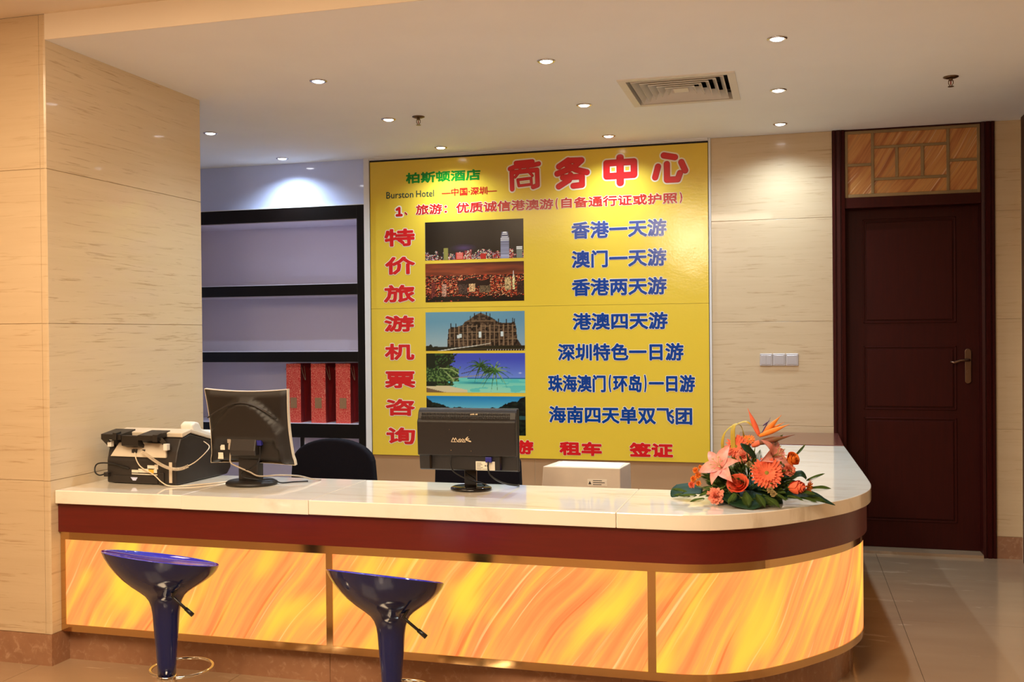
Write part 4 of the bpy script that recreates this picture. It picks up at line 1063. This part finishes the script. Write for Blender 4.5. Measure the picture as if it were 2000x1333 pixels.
def bez(t): return P0 * (1 - t) ** 3 + P1 * 3 * t * (1 - t) ** 2 + P2 * 3 * t * t * (1 - t) + P3 * t ** 3
NT = 46 * 8
for i in range(NT + 1):
    t = i / NT; c = bez(t); d = (bez(min(1, t + .01)) - bez(max(0, t - .01))).normalized()
    u = d.cross(Vector((0, 0, 1))).normalized(); v = d.cross(u); a = 2 * math.pi * 46 * t
    cp.append(c + (u * math.cos(a) + v * math.sin(a)) * .0058)
obj('coiled_cord', MB().tube(cp, .0016, 5), M['cablewhite'], fx, smooth=True)
wires('handset_lead', [P3, F0 + Vector((.445, .02, .105)), F0 + Vector((.45, .08, .135)), F0 + Vector((.42, .15, .155)), F0 + Vector((.35, .20, .172))], .0022, M['cablewhite'], None, fx)
for c_ in fx.children:
    pass
for nm in ('power_cable', 'phone_line', 'coiled_cord', 'handset_lead'):
    pass

# ------------------------------------------------------------------ chairs and printer behind the counter
def chair(name, loc, rz, w_, z0, z1, round_, label):
    ch = thing(name, loc, label, 'chair', None, None, rz)
    hw = w_ / 2; n = 20; P = []
    for k in range(n + 1):
        a = math.pi * k / n
        if round_: P.append((hw * 0.97 * math.cos(a) * (1.0), z1 - (z1 - z0) * 0.42 * (1 - abs(math.sin(a)) ** 0.85)))
        else:
            P.append((math.copysign(hw * abs(math.cos(a)) ** .35, math.cos(a)), z1 - 0.06 * (1 - abs(math.sin(a)) ** .6)))
    P = P + [(-hw * 1.04, z0), (hw * 1.04, z0)]
    obj('backrest', MB().prism_y(P[::-1], -0.035, 0.03), M['fabric'], ch, bevel=.014, seg=3, **L0)
    obj('seat', MB().box(-.24, .24, .06, .52, .42, .49), M['fabric'], ch, bevel=.03, seg=3, **L0)
    obj('back_bracket', MB().box(-.03, .03, -.05, -.036, .30, z0 + .12).box(-.03, .03, -.05, .3, .385, .4), M['blackplastic'], ch, **L0)
    obj('gas_lift', MB().lathe([(.025, .09), (.025, .42)], (0, .28, 0), 16), M['cableblack'], ch, smooth=True, **L0)
    for k in range(5):
        a = 2 * math.pi * k / 5 + .3; c, s = math.cos(a), math.sin(a)
        obj('leg', MB().tube([(0, .28, .10), (.14 * c, .28 + .14 * s, .085), (.27 * c, .28 + .27 * s, .055)], [.022, .018, .014], 8), M['blackplastic'], ch, smooth=True, **L0)
        obj('caster', MB().lathe([(.0, -.012), (.024, -.012), (.024, .012), (0, .012)], (.27 * c, .28 + .27 * s, .0245), 16, axis='x'), M['blackplastic'], ch, **L0)
    return ch
chair('office_chair', (-2.43, 5.05, 0), 0.0, .50, .44, .797, True, 'black fabric office chair with rounded back in front of the shelving')
chair('office_chair', (-1.565, 4.95, 0), 0.0, .455, .44, .745, False, 'black office chair mostly hidden behind the widescreen monitor')

pr_ = thing('printer', (-0.93, 4.6, 0.5805), 'cream plastic printer standing low behind the countertop', 'printer')
p0 = [(-.186, -.10), (.188, -.10), (.205, .12), (-.16, .12)]
p1 = [(-.180, -.095), (.180, -.095), (.196, .11), (-.152, .11)]
m_ = MB(); m_.add([(x - .006, y, 0) for x, y in p0] + [(x, y, .168) for x, y in p1], [(3, 2, 1, 0), (4, 5, 6, 7), (0, 1, 5, 4), (1, 2, 6, 5), (2, 3, 7, 6), (3, 0, 4, 7)])
obj('housing', m_, M['beigeplastic'], pr_, bevel=.004, **L0)
obj('lid', MB().box(-.13, .175, -.085, .10, .168, .1695), M['whiteplastic'], pr_, bevel=.001, **L0)
obj('rating_sticker', B(.03, .12, -.0995, -.0975, .085, .115), M['label'], pr_, **L0)
m_ = MB()
for k in range(3): m_.box(.055, .055 + (.042, .055, .04)[k], -.1, -.0996, .108 - .009 * k, .111 - .009 * k)
m_.prism_y([(.034, .092), (.048, .092), (.041, .108)], -.1, -.0996)
obj('sticker_print', m_, M['ink'], pr_, **L0)

# ------------------------------------------------------------------ light switches
sx = [(-0.1875, 'silver switch plate, left of three, with two narrow rockers'), (-0.1090, 'silver switch plate in the middle of the row of three'), (-0.0305, 'silver switch plate nearest the door in the row of three')]
for k, (x, lab) in enumerate(sx):
    sw = thing('light_switch', (x, WY, 1.148), lab, 'switch', 'light switches left of the door')
    obj('switch_plate', B(0, .0765, -.010, 0, 0, .0765), M['switch'], sw, bevel=.004, seg=3, **L0)
    if k == 0:
        obj('rocker', B(.008, .0375, -.0125, -.009, .008, .066), M['switch'], sw, bevel=.002, **L0)
        obj('rocker', B(.0390, .0685, -.0125, -.009, .008, .066), M['switch'], sw, bevel=.002, **L0)
    else:
        obj('rocker', B(.008, .0685, -.0125, -.009, .008, .066), M['switch'], sw, bevel=.002, **L0)

# ------------------------------------------------------------------ ceiling fittings
vt = thing('air_vent', (-.529, 5.16, CZ), 'square cream ceiling air diffuser with nested sloping louvres', 'vent')
def sqring(m_, a, za, b, zb, cx=-.529, cy=5.16, ay=1.055):
    v = []
    for r, z in ((a, za), (b, zb)): v += [(cx - r, cy - r * ay, z), (cx + r, cy - r * ay, z), (cx + r, cy + r * ay, z), (cx - r, cy + r * ay, z)]
    m_.add(v, [(i, (i + 1) % 4, 4 + (i + 1) % 4, 4 + i) for i in range(4)])
m_ = MB(); sqring(m_, .282, CZ - .006, .245, CZ - .006); sqring(m_, .282, CZ - .006, .282, CZ + .001); sqring(m_, .245, CZ - .006, .240, CZ + .03)
obj('vent_frame', m_, M['ventwhite'], vt)
for r in (.226, .188, .150, .112, .074):
    m_ = MB(); sqring(m_, r, CZ - .003, r - .026, CZ + .034); sqring(m_, r, CZ - .003, r - .003, CZ - .006); sqring(m_, r - .003, CZ - .006, r - .029, CZ + .034)
    obj('louvre', m_, M['ventwhite'], vt)
obj('centre_plate', MB().box(-.529 - .038, -.529 + .038, 5.16 - .040, 5.16 + .040, CZ - .004, CZ + .002), M['ventwhite'], vt, bevel=.002)
obj('duct', MB().box(-.529 - .25, -.529 + .25, 5.16 - .27, 5.16 + .27, CZ + .09, CZ + .1).box(-.781, -.777, 4.89, 5.43, CZ + .051, CZ + .1).box(-.281, -.277, 4.89, 5.43, CZ + .051, CZ + .1).box(-.78, -.28, 4.886, 4.89, CZ + .051, CZ + .1).box(-.78, -.28, 5.43, 5.434, CZ + .051, CZ + .1), M['dark'], vt)

lamps = {(0, 0): (-2.197, 4.438, 'lit ceiling spotlight nearest the stone pillar, front row left'), (0, 1): (-1.058, 4.425, 'lit ceiling spotlight in the middle of the front row'), (0, 2): (-.046, 4.379, 'lit ceiling spotlight at the right of the front row, nearest the camera'),
         (1, 0): (-3.383, 5.376, 'lit ceiling spotlight just right of the stone pillar edge, middle row'), (1, 1): (-2.209, 5.347, 'lit ceiling spotlight left of the central sprinkler'), (1, 2): (-1.068, 5.338, 'lit ceiling spotlight left of the air vent, middle row'), (1, 3): (-.052, 5.316, 'lit ceiling spotlight right of the air vent, middle row'),
         (2, 0): (-3.399, 6.296, 'lit ceiling spotlight close to the lavender panel above the shelving'), (2, 1): (-2.216, 6.256, 'lit ceiling spotlight above the left part of the yellow board'), (2, 2): (-1.090, 6.223, 'lit ceiling spotlight above the right part of the yellow board'), (2, 3): (-.051, 6.184, 'lit ceiling spotlight above the stone wall beside the door')}
first = None
sd = bpy.data.lights.new('spotlight_beam', 'SPOT'); sd.energy = SPOT_POWER; sd.color = SPOT_COLOR; sd.spot_size = math.radians(145); sd.spot_blend = 1.0; sd.shadow_soft_size = 0.022
for key, (x, y, lab) in lamps.items():
    if first is None:
        dl = thing('ceiling_spotlight', (x, y, CZ), lab, 'ceiling light', 'recessed ceiling spotlights')
        obj('trim_ring', MB().lathe([(.029, -.0035), (.034, -.006), (.042, -.003), (.043, .0)], n=32), M['chrome'], dl, smooth=True, **L0)
        obj('lamp_glass', MB().lathe([(0.0001, -.010), (.012, -.0095), (.022, -.0075), (.029, -.0035)], n=24), M['lamp'], dl, smooth=True, **L0)
        first = dl
    else:
        dl = copy_tree(first); dl.location = (x, y, CZ); dl['label'] = lab
    lo = bpy.data.objects.new('spotlight_beam', sd); COL.objects.link(lo); lo.location = (x, y, CZ - .014)

spk = None
for x, y, lab in ((-2.023, 5.336, 'small bronze fire sprinkler on the ceiling between the spotlights'), (.762, 5.296, 'small bronze fire sprinkler on the ceiling above the door side')):
    if spk is None:
        spk = sp_ = thing('fire_sprinkler', (x, y, CZ), lab, 'sprinkler', 'ceiling fire sprinklers')
        obj('ceiling_rose', MB().lathe([(.036, 0), (.036, -.003), (.024, -.008), (.012, -.010), (0.0001, -.010)], n=28), M['bronze'], sp_, smooth=True, **L0)
        obj('sprinkler_frame', MB().lathe([(.009, -.010), (.009, -.020), (0.001, -.020)], n=14).tube([(-.010, 0, -.018), (-.011, 0, -.032), (-.003, 0, -.046)], .002, 6).tube([(.010, 0, -.018), (.011, 0, -.032), (.003, 0, -.046)], .002, 6), M['bronze'], sp_, **L0)
        obj('glass_bulb', MB().lathe([(.0005, -.020), (.0028, -.024), (.0028, -.038), (.0005, -.044)], n=10), M['glassbulb'], sp_, smooth=True, **L0)
        obj('deflector', MB().lathe([(.0001, -.046), (.014, -.047), (.014, -.049), (.0001, -.049)], n=18), M['bronze'], sp_, **L0)
    else:
        sp_ = copy_tree(spk); sp_.location = (x, y, CZ); sp_['label'] = lab

# ------------------------------------------------------------------ flower arrangement
FO = Vector((-0.15, 3.84, CT))
PXM = 512.0
def fp_(x, y, d=0.0):
    """local point: x and height in metres from marks on the bouquet, d = towards the back"""
    return Vector(((x - 1462) / PXM, d, max(.006, (978 - y) / PXM - .17 * min(d, 0))))
fa = thing('flower_arrangement', tuple(FO), 'bouquet of orange and pink flowers with a bird of paradise bloom on the countertop', 'flowers')
def pet(name, c1, c2, axis_len=1.0, rough=0.5):
    q = N(name); q.p(Roughness=rough); q.b.inputs['Specular IOR Level'].default_value = 0.22; q.b.inputs['Subsurface Weight'].default_value = 0.0
    tc = q.n('ShaderNodeTexCoord'); nz = q.n('ShaderNodeTexNoise', i_Scale=45.0, i_Detail=2.0); q.l(tc.outputs['Object'], nz.inputs['Vector'])
    m0 = q.n('ShaderNodeMix', data_type='RGBA'); m0.inputs[6].default_value = c1; m0.inputs[7].default_value = c2
    q.l(nz.outputs['Fac'], m0.inputs[0]); q.l(m0.outputs[2], q.b.inputs['Base Color'])
    return q.m
M['coral'] = pet('coral_petal', rgb(246, 108, 74), rgb(255, 140, 104))
M['orange'] = pet('orange_petal', rgb(250, 130, 44), rgb(255, 158, 66))
M['pinklily'] = pet('pink_lily_petal', rgb(238, 116, 118), rgb(252, 206, 186))
M['salmon'] = pet('salmon_petal', rgb(250, 140, 112), rgb(255, 174, 146))
M['rosep'] = pet('coral_rose_petal', rgb(240, 96, 62), rgb(255, 134, 96))
M['leafdark'] = pet('dark_glossy_leaf', rgb(18, 44, 22), rgb(32, 66, 34), rough=0.55)
M['leafmid'] = pet('mid_green_leaf', rgb(96, 124, 52), rgb(146, 156, 78), rough=0.75)
M['fern'] = pet('dark_fern', rgb(58, 88, 38), rgb(104, 124, 54), rough=0.8)
M['loop'] = pet('yellow_green_blade', rgb(214, 172, 62), rgb(176, 172, 78), rough=0.4)
M['centre'] = pet('green_yellow_centre', rgb(176, 150, 70), rgb(120, 130, 50), rough=0.8)
M['cream'] = pet('cream_stamen', rgb(226, 206, 150), rgb(180, 150, 96), rough=0.6)
M['purple'] = pet('violet_tongue', rgb(70, 60, 110), rgb(100, 80, 130), rough=0.4)
M['beak'] = pet('beak_bract', rgb(112, 110, 66), rgb(150, 70, 66), rough=0.4)
RF = random.Random(11)
def frame(nrm, up=Vector((0, 0, 1))):
    z = Vector(nrm).normalized(); x = up.cross(z)
    if x.length < 1e-3: x = Vector((1, 0, 0))
    x.normalize(); y = z.cross(x)
    return Matrix((x, y, z)).transposed().to_4x4()
def petal_mesh(m_, L, W, curl, cup, tipw=0.15, base=0.25, th=0.0006, n=7, lance=False):
    """petal along +x in local frame, rising in z with curl"""
    s0 = len(m_.v); vs = []; fs = []
    for i in range(n + 1):
        t = i / n; w_ = W * (base + (1 - base) * math.sin(math.pi * min(1, t * 0.62 + 0.0)) ) if t < .8 else W * (1 - ((t - .8) / .2) ** 2 * (1 - tipw)) * math.sin(math.pi * .496)
        if lance: w_ = W * max(.02, math.sin(math.pi * min(1, t * .93 + .06)) ** .9)
        x = L * t * math.cos(curl * t * .6); z = L * math.sin(curl * t) * t
        for k in (-1, -.5, 0, .5, 1):
            vs.append((x, k * w_, z + cup * W * k * k + (0.12 * W * (1 - abs(k)) if abs(k) < .1 else 0)))
    for i in range(n):
        for k in range(4):
            a = i * 5 + k; fs.append((a, a + 1, a + 6, a + 5))
    m_.add(vs, fs); return s0
def rotz(a): return Matrix.Rotation(a, 4, 'Z')
def place(m_, s0, mt): m_.xf(mt, s0)
def sub(name, mb, m, par, smooth=True): return obj(name, mb, m, par, smooth=smooth, local=True, loc=(0, 0, 0))

def gerbera(pos, nrm, R, m, name='gerbera', n=26):
    fl = thing(name, (0, 0, 0)); fl.parent = fa; fl.location = pos
    Mx = frame(nrm); g = MB()
    for lay, (rr, tilt, cnt) in enumerate(((1.0, .10, n), (.86, .22, n - 4), (.55, .5, n - 8))):
        for k in range(cnt):
            s0 = petal_mesh(g, R * rr * RF.uniform(.92, 1.05), R * (.115 if lay < 2 else .09), tilt + RF.uniform(-.1, .12), .25, .35, .35, n=4)
            place(g, s0, Mx @ rotz(2 * math.pi * k / cnt + lay * .1 + RF.uniform(-.04, .04)) @ Matrix.Translation((R * .12, 0, lay * .003)))
    sub('petals', g, m, fl)
    c = MB(); c.lathe([(.0001, .008), (R * .12, .0075), (R * .2, .004), (R * .22, 0)], n=14); c.xf(Mx)
    sub('flower_centre', c, M['centre'], fl)
    st = MB().tube([Vector((0, 0, 0)), -Vector(nrm).normalized() * .03, -Vector(nrm).normalized() * .05 - Vector((0, 0, max(0.0, pos.z - .09)))], .0025, 6)
    sub('stem', st, M['leafmid'], fl)
    return fl
def lily(pos, nrm, R, m, open_=.5, skew=0):
    fl = thing('lily', (0, 0, 0)); fl.parent = fa; fl.location = pos
    Mx = frame(nrm)
    for k in range(6):
        g = MB()
        s0 = petal_mesh(g, R * RF.uniform(.92, 1.1), R * (.30 if k % 2 else .23), -.05, .45, .06, .22, n=9, lance=True)
        # open outward: rise then bend back
        for i in range(s0, len(g.v)):
            x, y, z = g.v[i]; t = x / R
            g.v[i] = (x * (.55 + .45 * t), y, z + R * (open_ * t - .75 * open_ * t * t * t))
        place(g, s0, Mx @ rotz(math.pi * k / 3 + skew))
        sub('petal', g, m, fl)
    g = MB()
    for k in range(6):
        a = math.pi * k / 3 + .4; e = Mx @ Vector((R * .28 * math.cos(a), R * .28 * math.sin(a), R * .65))
        g.tube([Vector((0, 0, 0)), (Mx @ Vector((0, 0, R * .3))) + e * .2, e], .0011, 5); g.tube([e - (Mx @ Vector((.004, 0, 0))), e + (Mx @ Vector((.004, 0, 0)))], .0019, 5)
    sub('stamens', g, M['cream'], fl)
    return fl
def rose(pos, nrm, R, m, name='rose', bud=0.0):
    fl = thing(name, (0, 0, 0)); fl.parent = fa; fl.location = pos
    Mx = frame(nrm)
    for ring, (rr, hh, n_, op) in enumerate(((.10, 1.05, 2, -.04), (.24, 1.02, 3, -.10), (.42, 1.0, 4, -.05), (.60, .95, 4, .02), (.80, .85, 5, .12), (1.0, .70, 5, .26))):
        g = MB(); op = op * (1 - bud); hh = hh * (1 + .7 * bud); rr = rr * (1 - .25 * bud)
        for k in range(n_):
            vs = []; fs = []; a0 = 2 * math.pi * k / n_ + ring * .7; span = 2 * math.pi / n_ * 1.35
            for i in range(6):
                t = i / 5
                for j in range(7):
                    s_ = j / 6; a = a0 + span * (s_ - .5)
                    rad = R * rr * (.35 + .65 * math.sin(min(1, t * 1.2) * math.pi / 2)) + R * op * t * t + (s_ - .5) * .12 * R
                    if i == 5: rad += R * .06
                    z = R * hh * 1.15 * t - R * .5 - (abs(s_ - .5) * 2) ** 3 * R * .25 * t
                    vs.append((rad * math.cos(a), rad * math.sin(a), z))
            for i in range(5):
                for j in range(6): q0 = i * 7 + j; fs.append((q0, q0 + 1, q0 + 8, q0 + 7))
            g.add(vs, fs)
        g.xf(Mx); sub('petals', g, m, fl)
    c = MB().lathe([(R * .38, -R * .35), (R * .3, -R * .5), (.0001, -R * .62)], n=12); c.xf(Mx)
    sub('calyx', c, M['leafmid'], fl)
    return fl
def carnation(pos, nrm, R, m, name='carnation'):
    pos = Vector((pos.x, pos.y, max(pos.z, R * 1.0 + .002)))
    fl = thing(name, (0, 0, 0)); fl.parent = fa; fl.location = pos
    Mx = frame(nrm); g = MB()
    for lay in range(6):
        cnt = (9, 12, 14, 12, 9, 6)[lay]; el = (-.15, .1, .4, .75, 1.1, 1.35)[lay]
        for k in range(cnt):
            s0 = petal_mesh(g, R * RF.uniform(.8, 1.05) * (1 - .06 * lay), R * .20, RF.uniform(-.2, .3), RF.uniform(-.3, .4), .9, .3, n=4)
            for i in range(len(g.v) - 5, len(g.v)):
                x, y, z = g.v[i]; g.v[i] = (x + RF.uniform(-.002, .002), y, z + RF.uniform(-.003, .003))
            place(g, s0, Mx @ rotz(2 * math.pi * (k + .5 * (lay % 2)) / cnt) @ Matrix.Rotation(-el, 4, 'Y'))
    sub('petals', g, m, fl)
    return fl
def leaf(name, pts, widths, m, fold=.25, par=fa):
    P = [Vector(p) for p in pts]; g = MB(); vs = []; fs = []
    out = []; ww = []
    for i in range(len(P) - 1):
        p0 = P[max(i - 1, 0)]; p1 = P[i]; p2 = P[i + 1]; p3 = P[min(i + 2, len(P) - 1)]
        for k in range(4):
            t = k / 4; out.append(0.5 * ((2 * p1) + (-p0 + p2) * t + (2 * p0 - 5 * p1 + 4 * p2 - p3) * t * t + (-p0 + 3 * p1 - 3 * p2 + p3) * t ** 3))
            ww.append(widths[i] * (1 - t) + widths[i + 1] * t)
    out.append(P[-1]); ww.append(widths[-1])
    for i, p in enumerate(out):
        d = (out[min(i + 1, len(out) - 1)] - out[max(i - 1, 0)]).normalized()
        sd = d.cross(Vector((0, -.45, 1))); sd.normalize(); up = sd.cross(d)
        for k in (-1, -.5, 0, .5, 1): vs.append(p + sd * ww[i] * k + up * fold * ww[i] * abs(k))
    for i in range(len(out) - 1):
        for k in range(4): a = i * 5 + k; fs.append((a, a + 1, a + 6, a + 5))
    g.add(vs, fs); o = obj(name, g, m, par, smooth=True, local=True, loc=(0, 0, 0))
    so = o.modifiers.new('thick', 'SOLIDIFY'); so.thickness = .0008
    return o

# foam block and greenery
obj('foam_block', MB().lathe([(.0001, .085), (.05, .08), (.085, .05), (.095, .0), (.0001, .0)], n=20, warp=lambda p: (p[0] * 1.25, p[1] * .8, p[2] + .001)), M['leafdark'], fa, smooth=True, local=True, loc=(0, 0, 0))
leaf('monstera_leaf', [fp_(1372, 962, -.01), fp_(1345, 962, 0), fp_(1325, 966, .01), fp_(1312, 974, .0)], [.018, .045, .042, .004], M['leafdark'])
leaf('broad_leaf', [fp_(1412, 968, -.10), fp_(1440, 974, -.115), fp_(1470, 978, -.12), fp_(1500, 970, -.115)], [.006, .055, .062, .008], M['leafdark'], .12)
leaf('long_leaf', [fp_(1500, 965, -.06), fp_(1545, 962, -.065), fp_(1580, 966, -.06), fp_(1616, 979, -.055)], [.012, .030, .024, .001], M['leafdark'], .1)
leaf('long_leaf', [fp_(1500, 950, -.05), fp_(1545, 950, -.03), fp_(1585, 962, -.01), fp_(1606, 976, -.0)], [.006, .016, .012, .001], M['leafdark'], .2)
leaf('dark_leaf', [fp_(1478, 905, -.03), fp_(1470, 892, -.045), fp_(1456, 878, -.05), fp_(1446, 868, -.045)], [.004, .018, .020, .002], M['leafdark'])
leaf('dark_leaf', [fp_(1520, 930, -.03), fp_(1540, 928, -.05), fp_(1556, 924, -.055), fp_(1565, 932, -.05)], [.010, .020, .020, .006], M['leafdark'])
leaf('dark_leaf', [fp_(1400, 935, .02), fp_(1385, 925, .02), fp_(1373, 908, .02)], [.010, .020, .003], M['leafdark'])
leaf('dark_leaf', [fp_(1440, 950, -.07), fp_(1425, 965, -.09), fp_(1418, 978, -.10)], [.010, .020, .004], M['leafdark'])
leaf('dark_leaf', [fp_(1485, 945, -.07), fp_(1478, 925, -.06), fp_(1474, 905, -.05)], [.008, .018, .003], M['leafdark'])
fr = MB()
for k in range(18):
    t = k / 17; x = .068 * t; wd = .021 * math.sin(math.pi * (t * .8 + .18))
    for s_ in (-1, 1):
        fr.add([(x, 0, 0), (x + .0075, s_ * wd * .55, .004), (x + .018, s_ * wd, -.001), (x + .0048, s_ * wd * .15, -.001)], [(0, 1, 2, 3)])
fr.tube([(0, 0, 0), (.035, 0, .001), (.078, 0, -.001)], .0007, 4)
fern0 = None
ferns = []
for k in range(210):
    a = RF.uniform(0, 2 * math.pi); el = RF.uniform(-.15, 1.0); rr = RF.uniform(.7, 1.0)
    base = Vector((.130 * rr * math.cos(a) * math.cos(el * .9), (.100 if math.sin(a) > 0 else .072) * rr * math.sin(a) * math.cos(el * .9), .03 + .115 * max(0, math.sin(el)) * (1.05 - .3 * abs(math.cos(a)))))
    d = Vector((math.cos(a) * math.cos(el), math.sin(a) * math.cos(el) * .8, math.sin(el) * .8 + .05))
    ferns.append((base, d, RF.uniform(.6, 1.0)))
for x, y, d, dx, dz in ((1350, 975, -.02, -1, .1), (1365, 970, -.06, -1, .0), (1380, 976, -.08, -.6, -.1), (1345, 965, 0, -1, .25), (1400, 962, -.09, -.5, -.1), (1455, 968, -.12, .1, -.35), (1475, 970, -.125, .3, -.4), (1490, 968, -.12, .5, -.3),
                        (1530, 965, -.09, 1, -.2), (1550, 968, -.08, 1, -.15), (1565, 968, -.07, 1, -.12), (1540, 958, -.08, 1, .0), (1570, 950, -.03, 1, .1), (1565, 935, .0, 1, .5), (1505, 960, -.11, .6, -.3), (1440, 960, -.12, -.2, -.3), (1500, 875, .0, .5, .6), (1545, 890, 0, .6, .8)):
    ferns.append((fp_(x, y, d), Vector((dx, -.35, dz)), RF.uniform(.7, 1.0)))
for base, d, sc in ferns:
    if fern0 is None: fern0 = obj('fern_frond', fr, M['fern'], fa, local=True, loc=(0, 0, 0)); o = fern0
    else: o = fern0.copy(); COL.objects.link(o); o.parent = fa
    if RF.random() < .3: o.data = o.data
    d.normalize(); x_ = d; up = Vector((RF.uniform(-.4, .4), RF.uniform(-.9, -.2), 1)); y_ = up.cross(x_).normalized(); z_ = x_.cross(y_)
    mt = Matrix((x_, y_, z_)).transposed().to_4x4() @ Matrix.Scale(sc, 4); mt.translation = base
    low = min((mt @ Vector(p)).z for p in ((0, 0, 0), (.078, 0, 0), (.045, .022, 0), (.045, -.022, 0)))
    if low < .009: mt.translation = base + Vector((0, 0, .009 - low))
    o.matrix_local = mt
fern2 = None
for x, y, d in ((1448, 912, -.055), (1440, 905, -.05), (1432, 925, -.06), (1452, 920, -.06), (1425, 945, -.08), (1475, 915, -.07), (1470, 905, -.06), (1430, 965, -.115), (1450, 972, -.125), (1492, 955, -.11), (1500, 950, -.10), (1410, 940, -.08), (1400, 948, -.08), (1388, 960, -.08), (1378, 950, -.06), (1460, 935, -.085), (1412, 955, -.09), (1525, 915, -.06)):
    for q_ in range(3):
        o = fern0.copy(); COL.objects.link(o); o.parent = fa
        if fern2 is None: fern2 = fern0.data.copy(); fern2.materials[0] = M['leafmid']
        o.data = fern2
        x_ = Vector((RF.uniform(-.8, .8), -.8, RF.uniform(-.2, .9))).normalized(); y_ = Vector((RF.uniform(-.5, .5), -.4, 1)).cross(x_).normalized(); z_ = x_.cross(y_)
        mt = Matrix((x_, y_, z_)).transposed().to_4x4() @ Matrix.Scale(RF.uniform(.35, .6), 4); mt.translation = fp_(x + RF.uniform(-5, 5), y + RF.uniform(-5, 5), d + .02)
        low = min((mt @ Vector(p)).z for p in ((0, 0, 0), (.078, 0, 0), (.045, .022, 0), (.045, -.022, 0)))
        if low < .009: mt.translation.z += .009 - low
        o.matrix_local = mt
# arched yellow-green blades
def blade(pts, w_): leaf('arched_blade', pts, w_, M['loop'], .1)
blade([fp_(1414, 895, .02), fp_(1410, 868, .015), fp_(1415, 848, .01), fp_(1427, 835, .0), fp_(1440, 830, -.01)], [.006] * 5)
blade([fp_(1433, 900, -.02), fp_(1431, 860, -.02), fp_(1432, 836, -.015), fp_(1440, 829, .0), fp_(1447, 838, .02), fp_(1451, 862, .04)], [.009, .009, .008, .005, .007, .008])
blade([fp_(1440, 829, -.01), fp_(1455, 825, -.012), fp_(1466, 832, -.01), fp_(1474, 843, .0), fp_(1478, 852, .01)], [.004, .006, .006, .005, .004])
# bird of paradise
bp_ = thing('bird_of_paradise', (0, 0, 0)); bp_.parent = fa; bp_.location = (0, 0, 0)
def spear(name, a, b, w_, m, bulge=.35, flat=.5):
    a, b = Vector(a), Vector(b); n = 9; pp = []; rr = []
    for i in range(n):
        t = i / (n - 1); pp.append(a.lerp(b, t)); rr.append(max(.0006, w_ * math.sin(math.pi * min(1, (t * .85 + .13))) ** .8 * (1 - t ** 3)))
    return obj(name, MB().tube(pp, rr, 8), m, bp_, smooth=True, local=True, loc=(0, 0, 0))
spear('bract', fp_(1468, 868, -.02), fp_(1546, 849, -.03), .0125, M['beak'])
spear('bract_base', fp_(1466, 872, -.02), fp_(1492, 859, -.024), .012, M['coral'])
spear('sepal', fp_(1480, 852, -.02), fp_(1459, 800, -.02), .0105, M['rosep'])
spear('sepal', fp_(1484, 852, -.015), fp_(1521, 811, -.0), .0115, M['orange'])
spear('sepal', fp_(1480, 853, -.03), fp_(1536, 830, -.04), .0105, M['orange'])
spear('sepal', fp_(1486, 848, -.01), fp_(1526, 825, .01), .007, M['orange'])
spear('tongue', fp_(1484, 848, -.02), fp_(1501, 817, -.02), .0022, M['purple'])
spear('tongue', fp_(1487, 833, -.02), fp_(1501, 822, -.022), .003, M['purple'])
spear('stem', fp_(1462, 935, -.01), fp_(1474, 862, -.02), .005, M['leafmid'])
# blooms
lily(fp_(1413, 917, -.075), (-.40, -.80, .50), .082, M['pinklily'], .75, .35)
lily(fp_(1500, 893, -.03), (.85, -.45, .45), .084, M['pinklily'], .7, .1)
gerbera(fp_(1494, 924, -.098), (.10, -.9, .32), .054, M['coral'])
gerbera(fp_(1438, 874, -.015), (-.35, -.85, .4), .042, M['coral'], n=22)
gerbera(fp_(1461, 860, -.01), (.1, -.7, .8), .022, M['orange'], n=18)
carnation(fp_(1452, 893, -.045), (-.1, -1, .15), .032, M['salmon'])
carnation(fp_(1402, 974, -.112), (-.15, -1, .15), .033, M['salmon'])
rose(fp_(1442, 946, -.105), (-.15, -.75, .65), .031, M['rosep'])
rose(fp_(1541, 949, -.085), (.9, -.35, .12), .030, M['rosep'], 'tulip', 1.0)
rose(fp_(1538, 897, -.03), (.6, -.6, .5), .026, M['orange'], 'tulip', .6)
carnation(fp_(1533, 916, -.04), (.4, -.9, .3), .028, M['salmon'])
gerbera(fp_(1568, 947, -.06), (.9, -.3, -.15), .026, M['orange'], n=18)
for x, y, r_ in ((1361, 921, .013), (1366, 930, .014), (1357, 938, .014), (1353, 949, .015), (1366, 946, .012), (1370, 915, .009)):
    carnation(fp_(x, y, -.03), (-.6, -.8, .3), r_, M['orange'] if r_ < .0141 else M['coral'], 'small_bloom')
for x, y, d in ((1473, 917, -.10), (1500, 955, -.118), (1506, 962, -.118), (1462, 908, -.07)):
    carnation(fp_(x, y, d), (RF.uniform(-.5, .5), -1, .2), .013, M['cream'], 'cream_bud')

# nothing of the bouquet sinks into the stone
bpy.context.view_layer.update()
def settle(o):
    for c in o.children:
        if c.type == 'MESH' and c.data.users == 1:
            mw_ = c.matrix_world; im_ = mw_.inverted()
            for v in c.data.vertices:
                p = mw_ @ v.co
                if p.z < CT + .0012: p.z = CT + .0012; v.co = im_ @ p
        settle(c)
settle(fa)
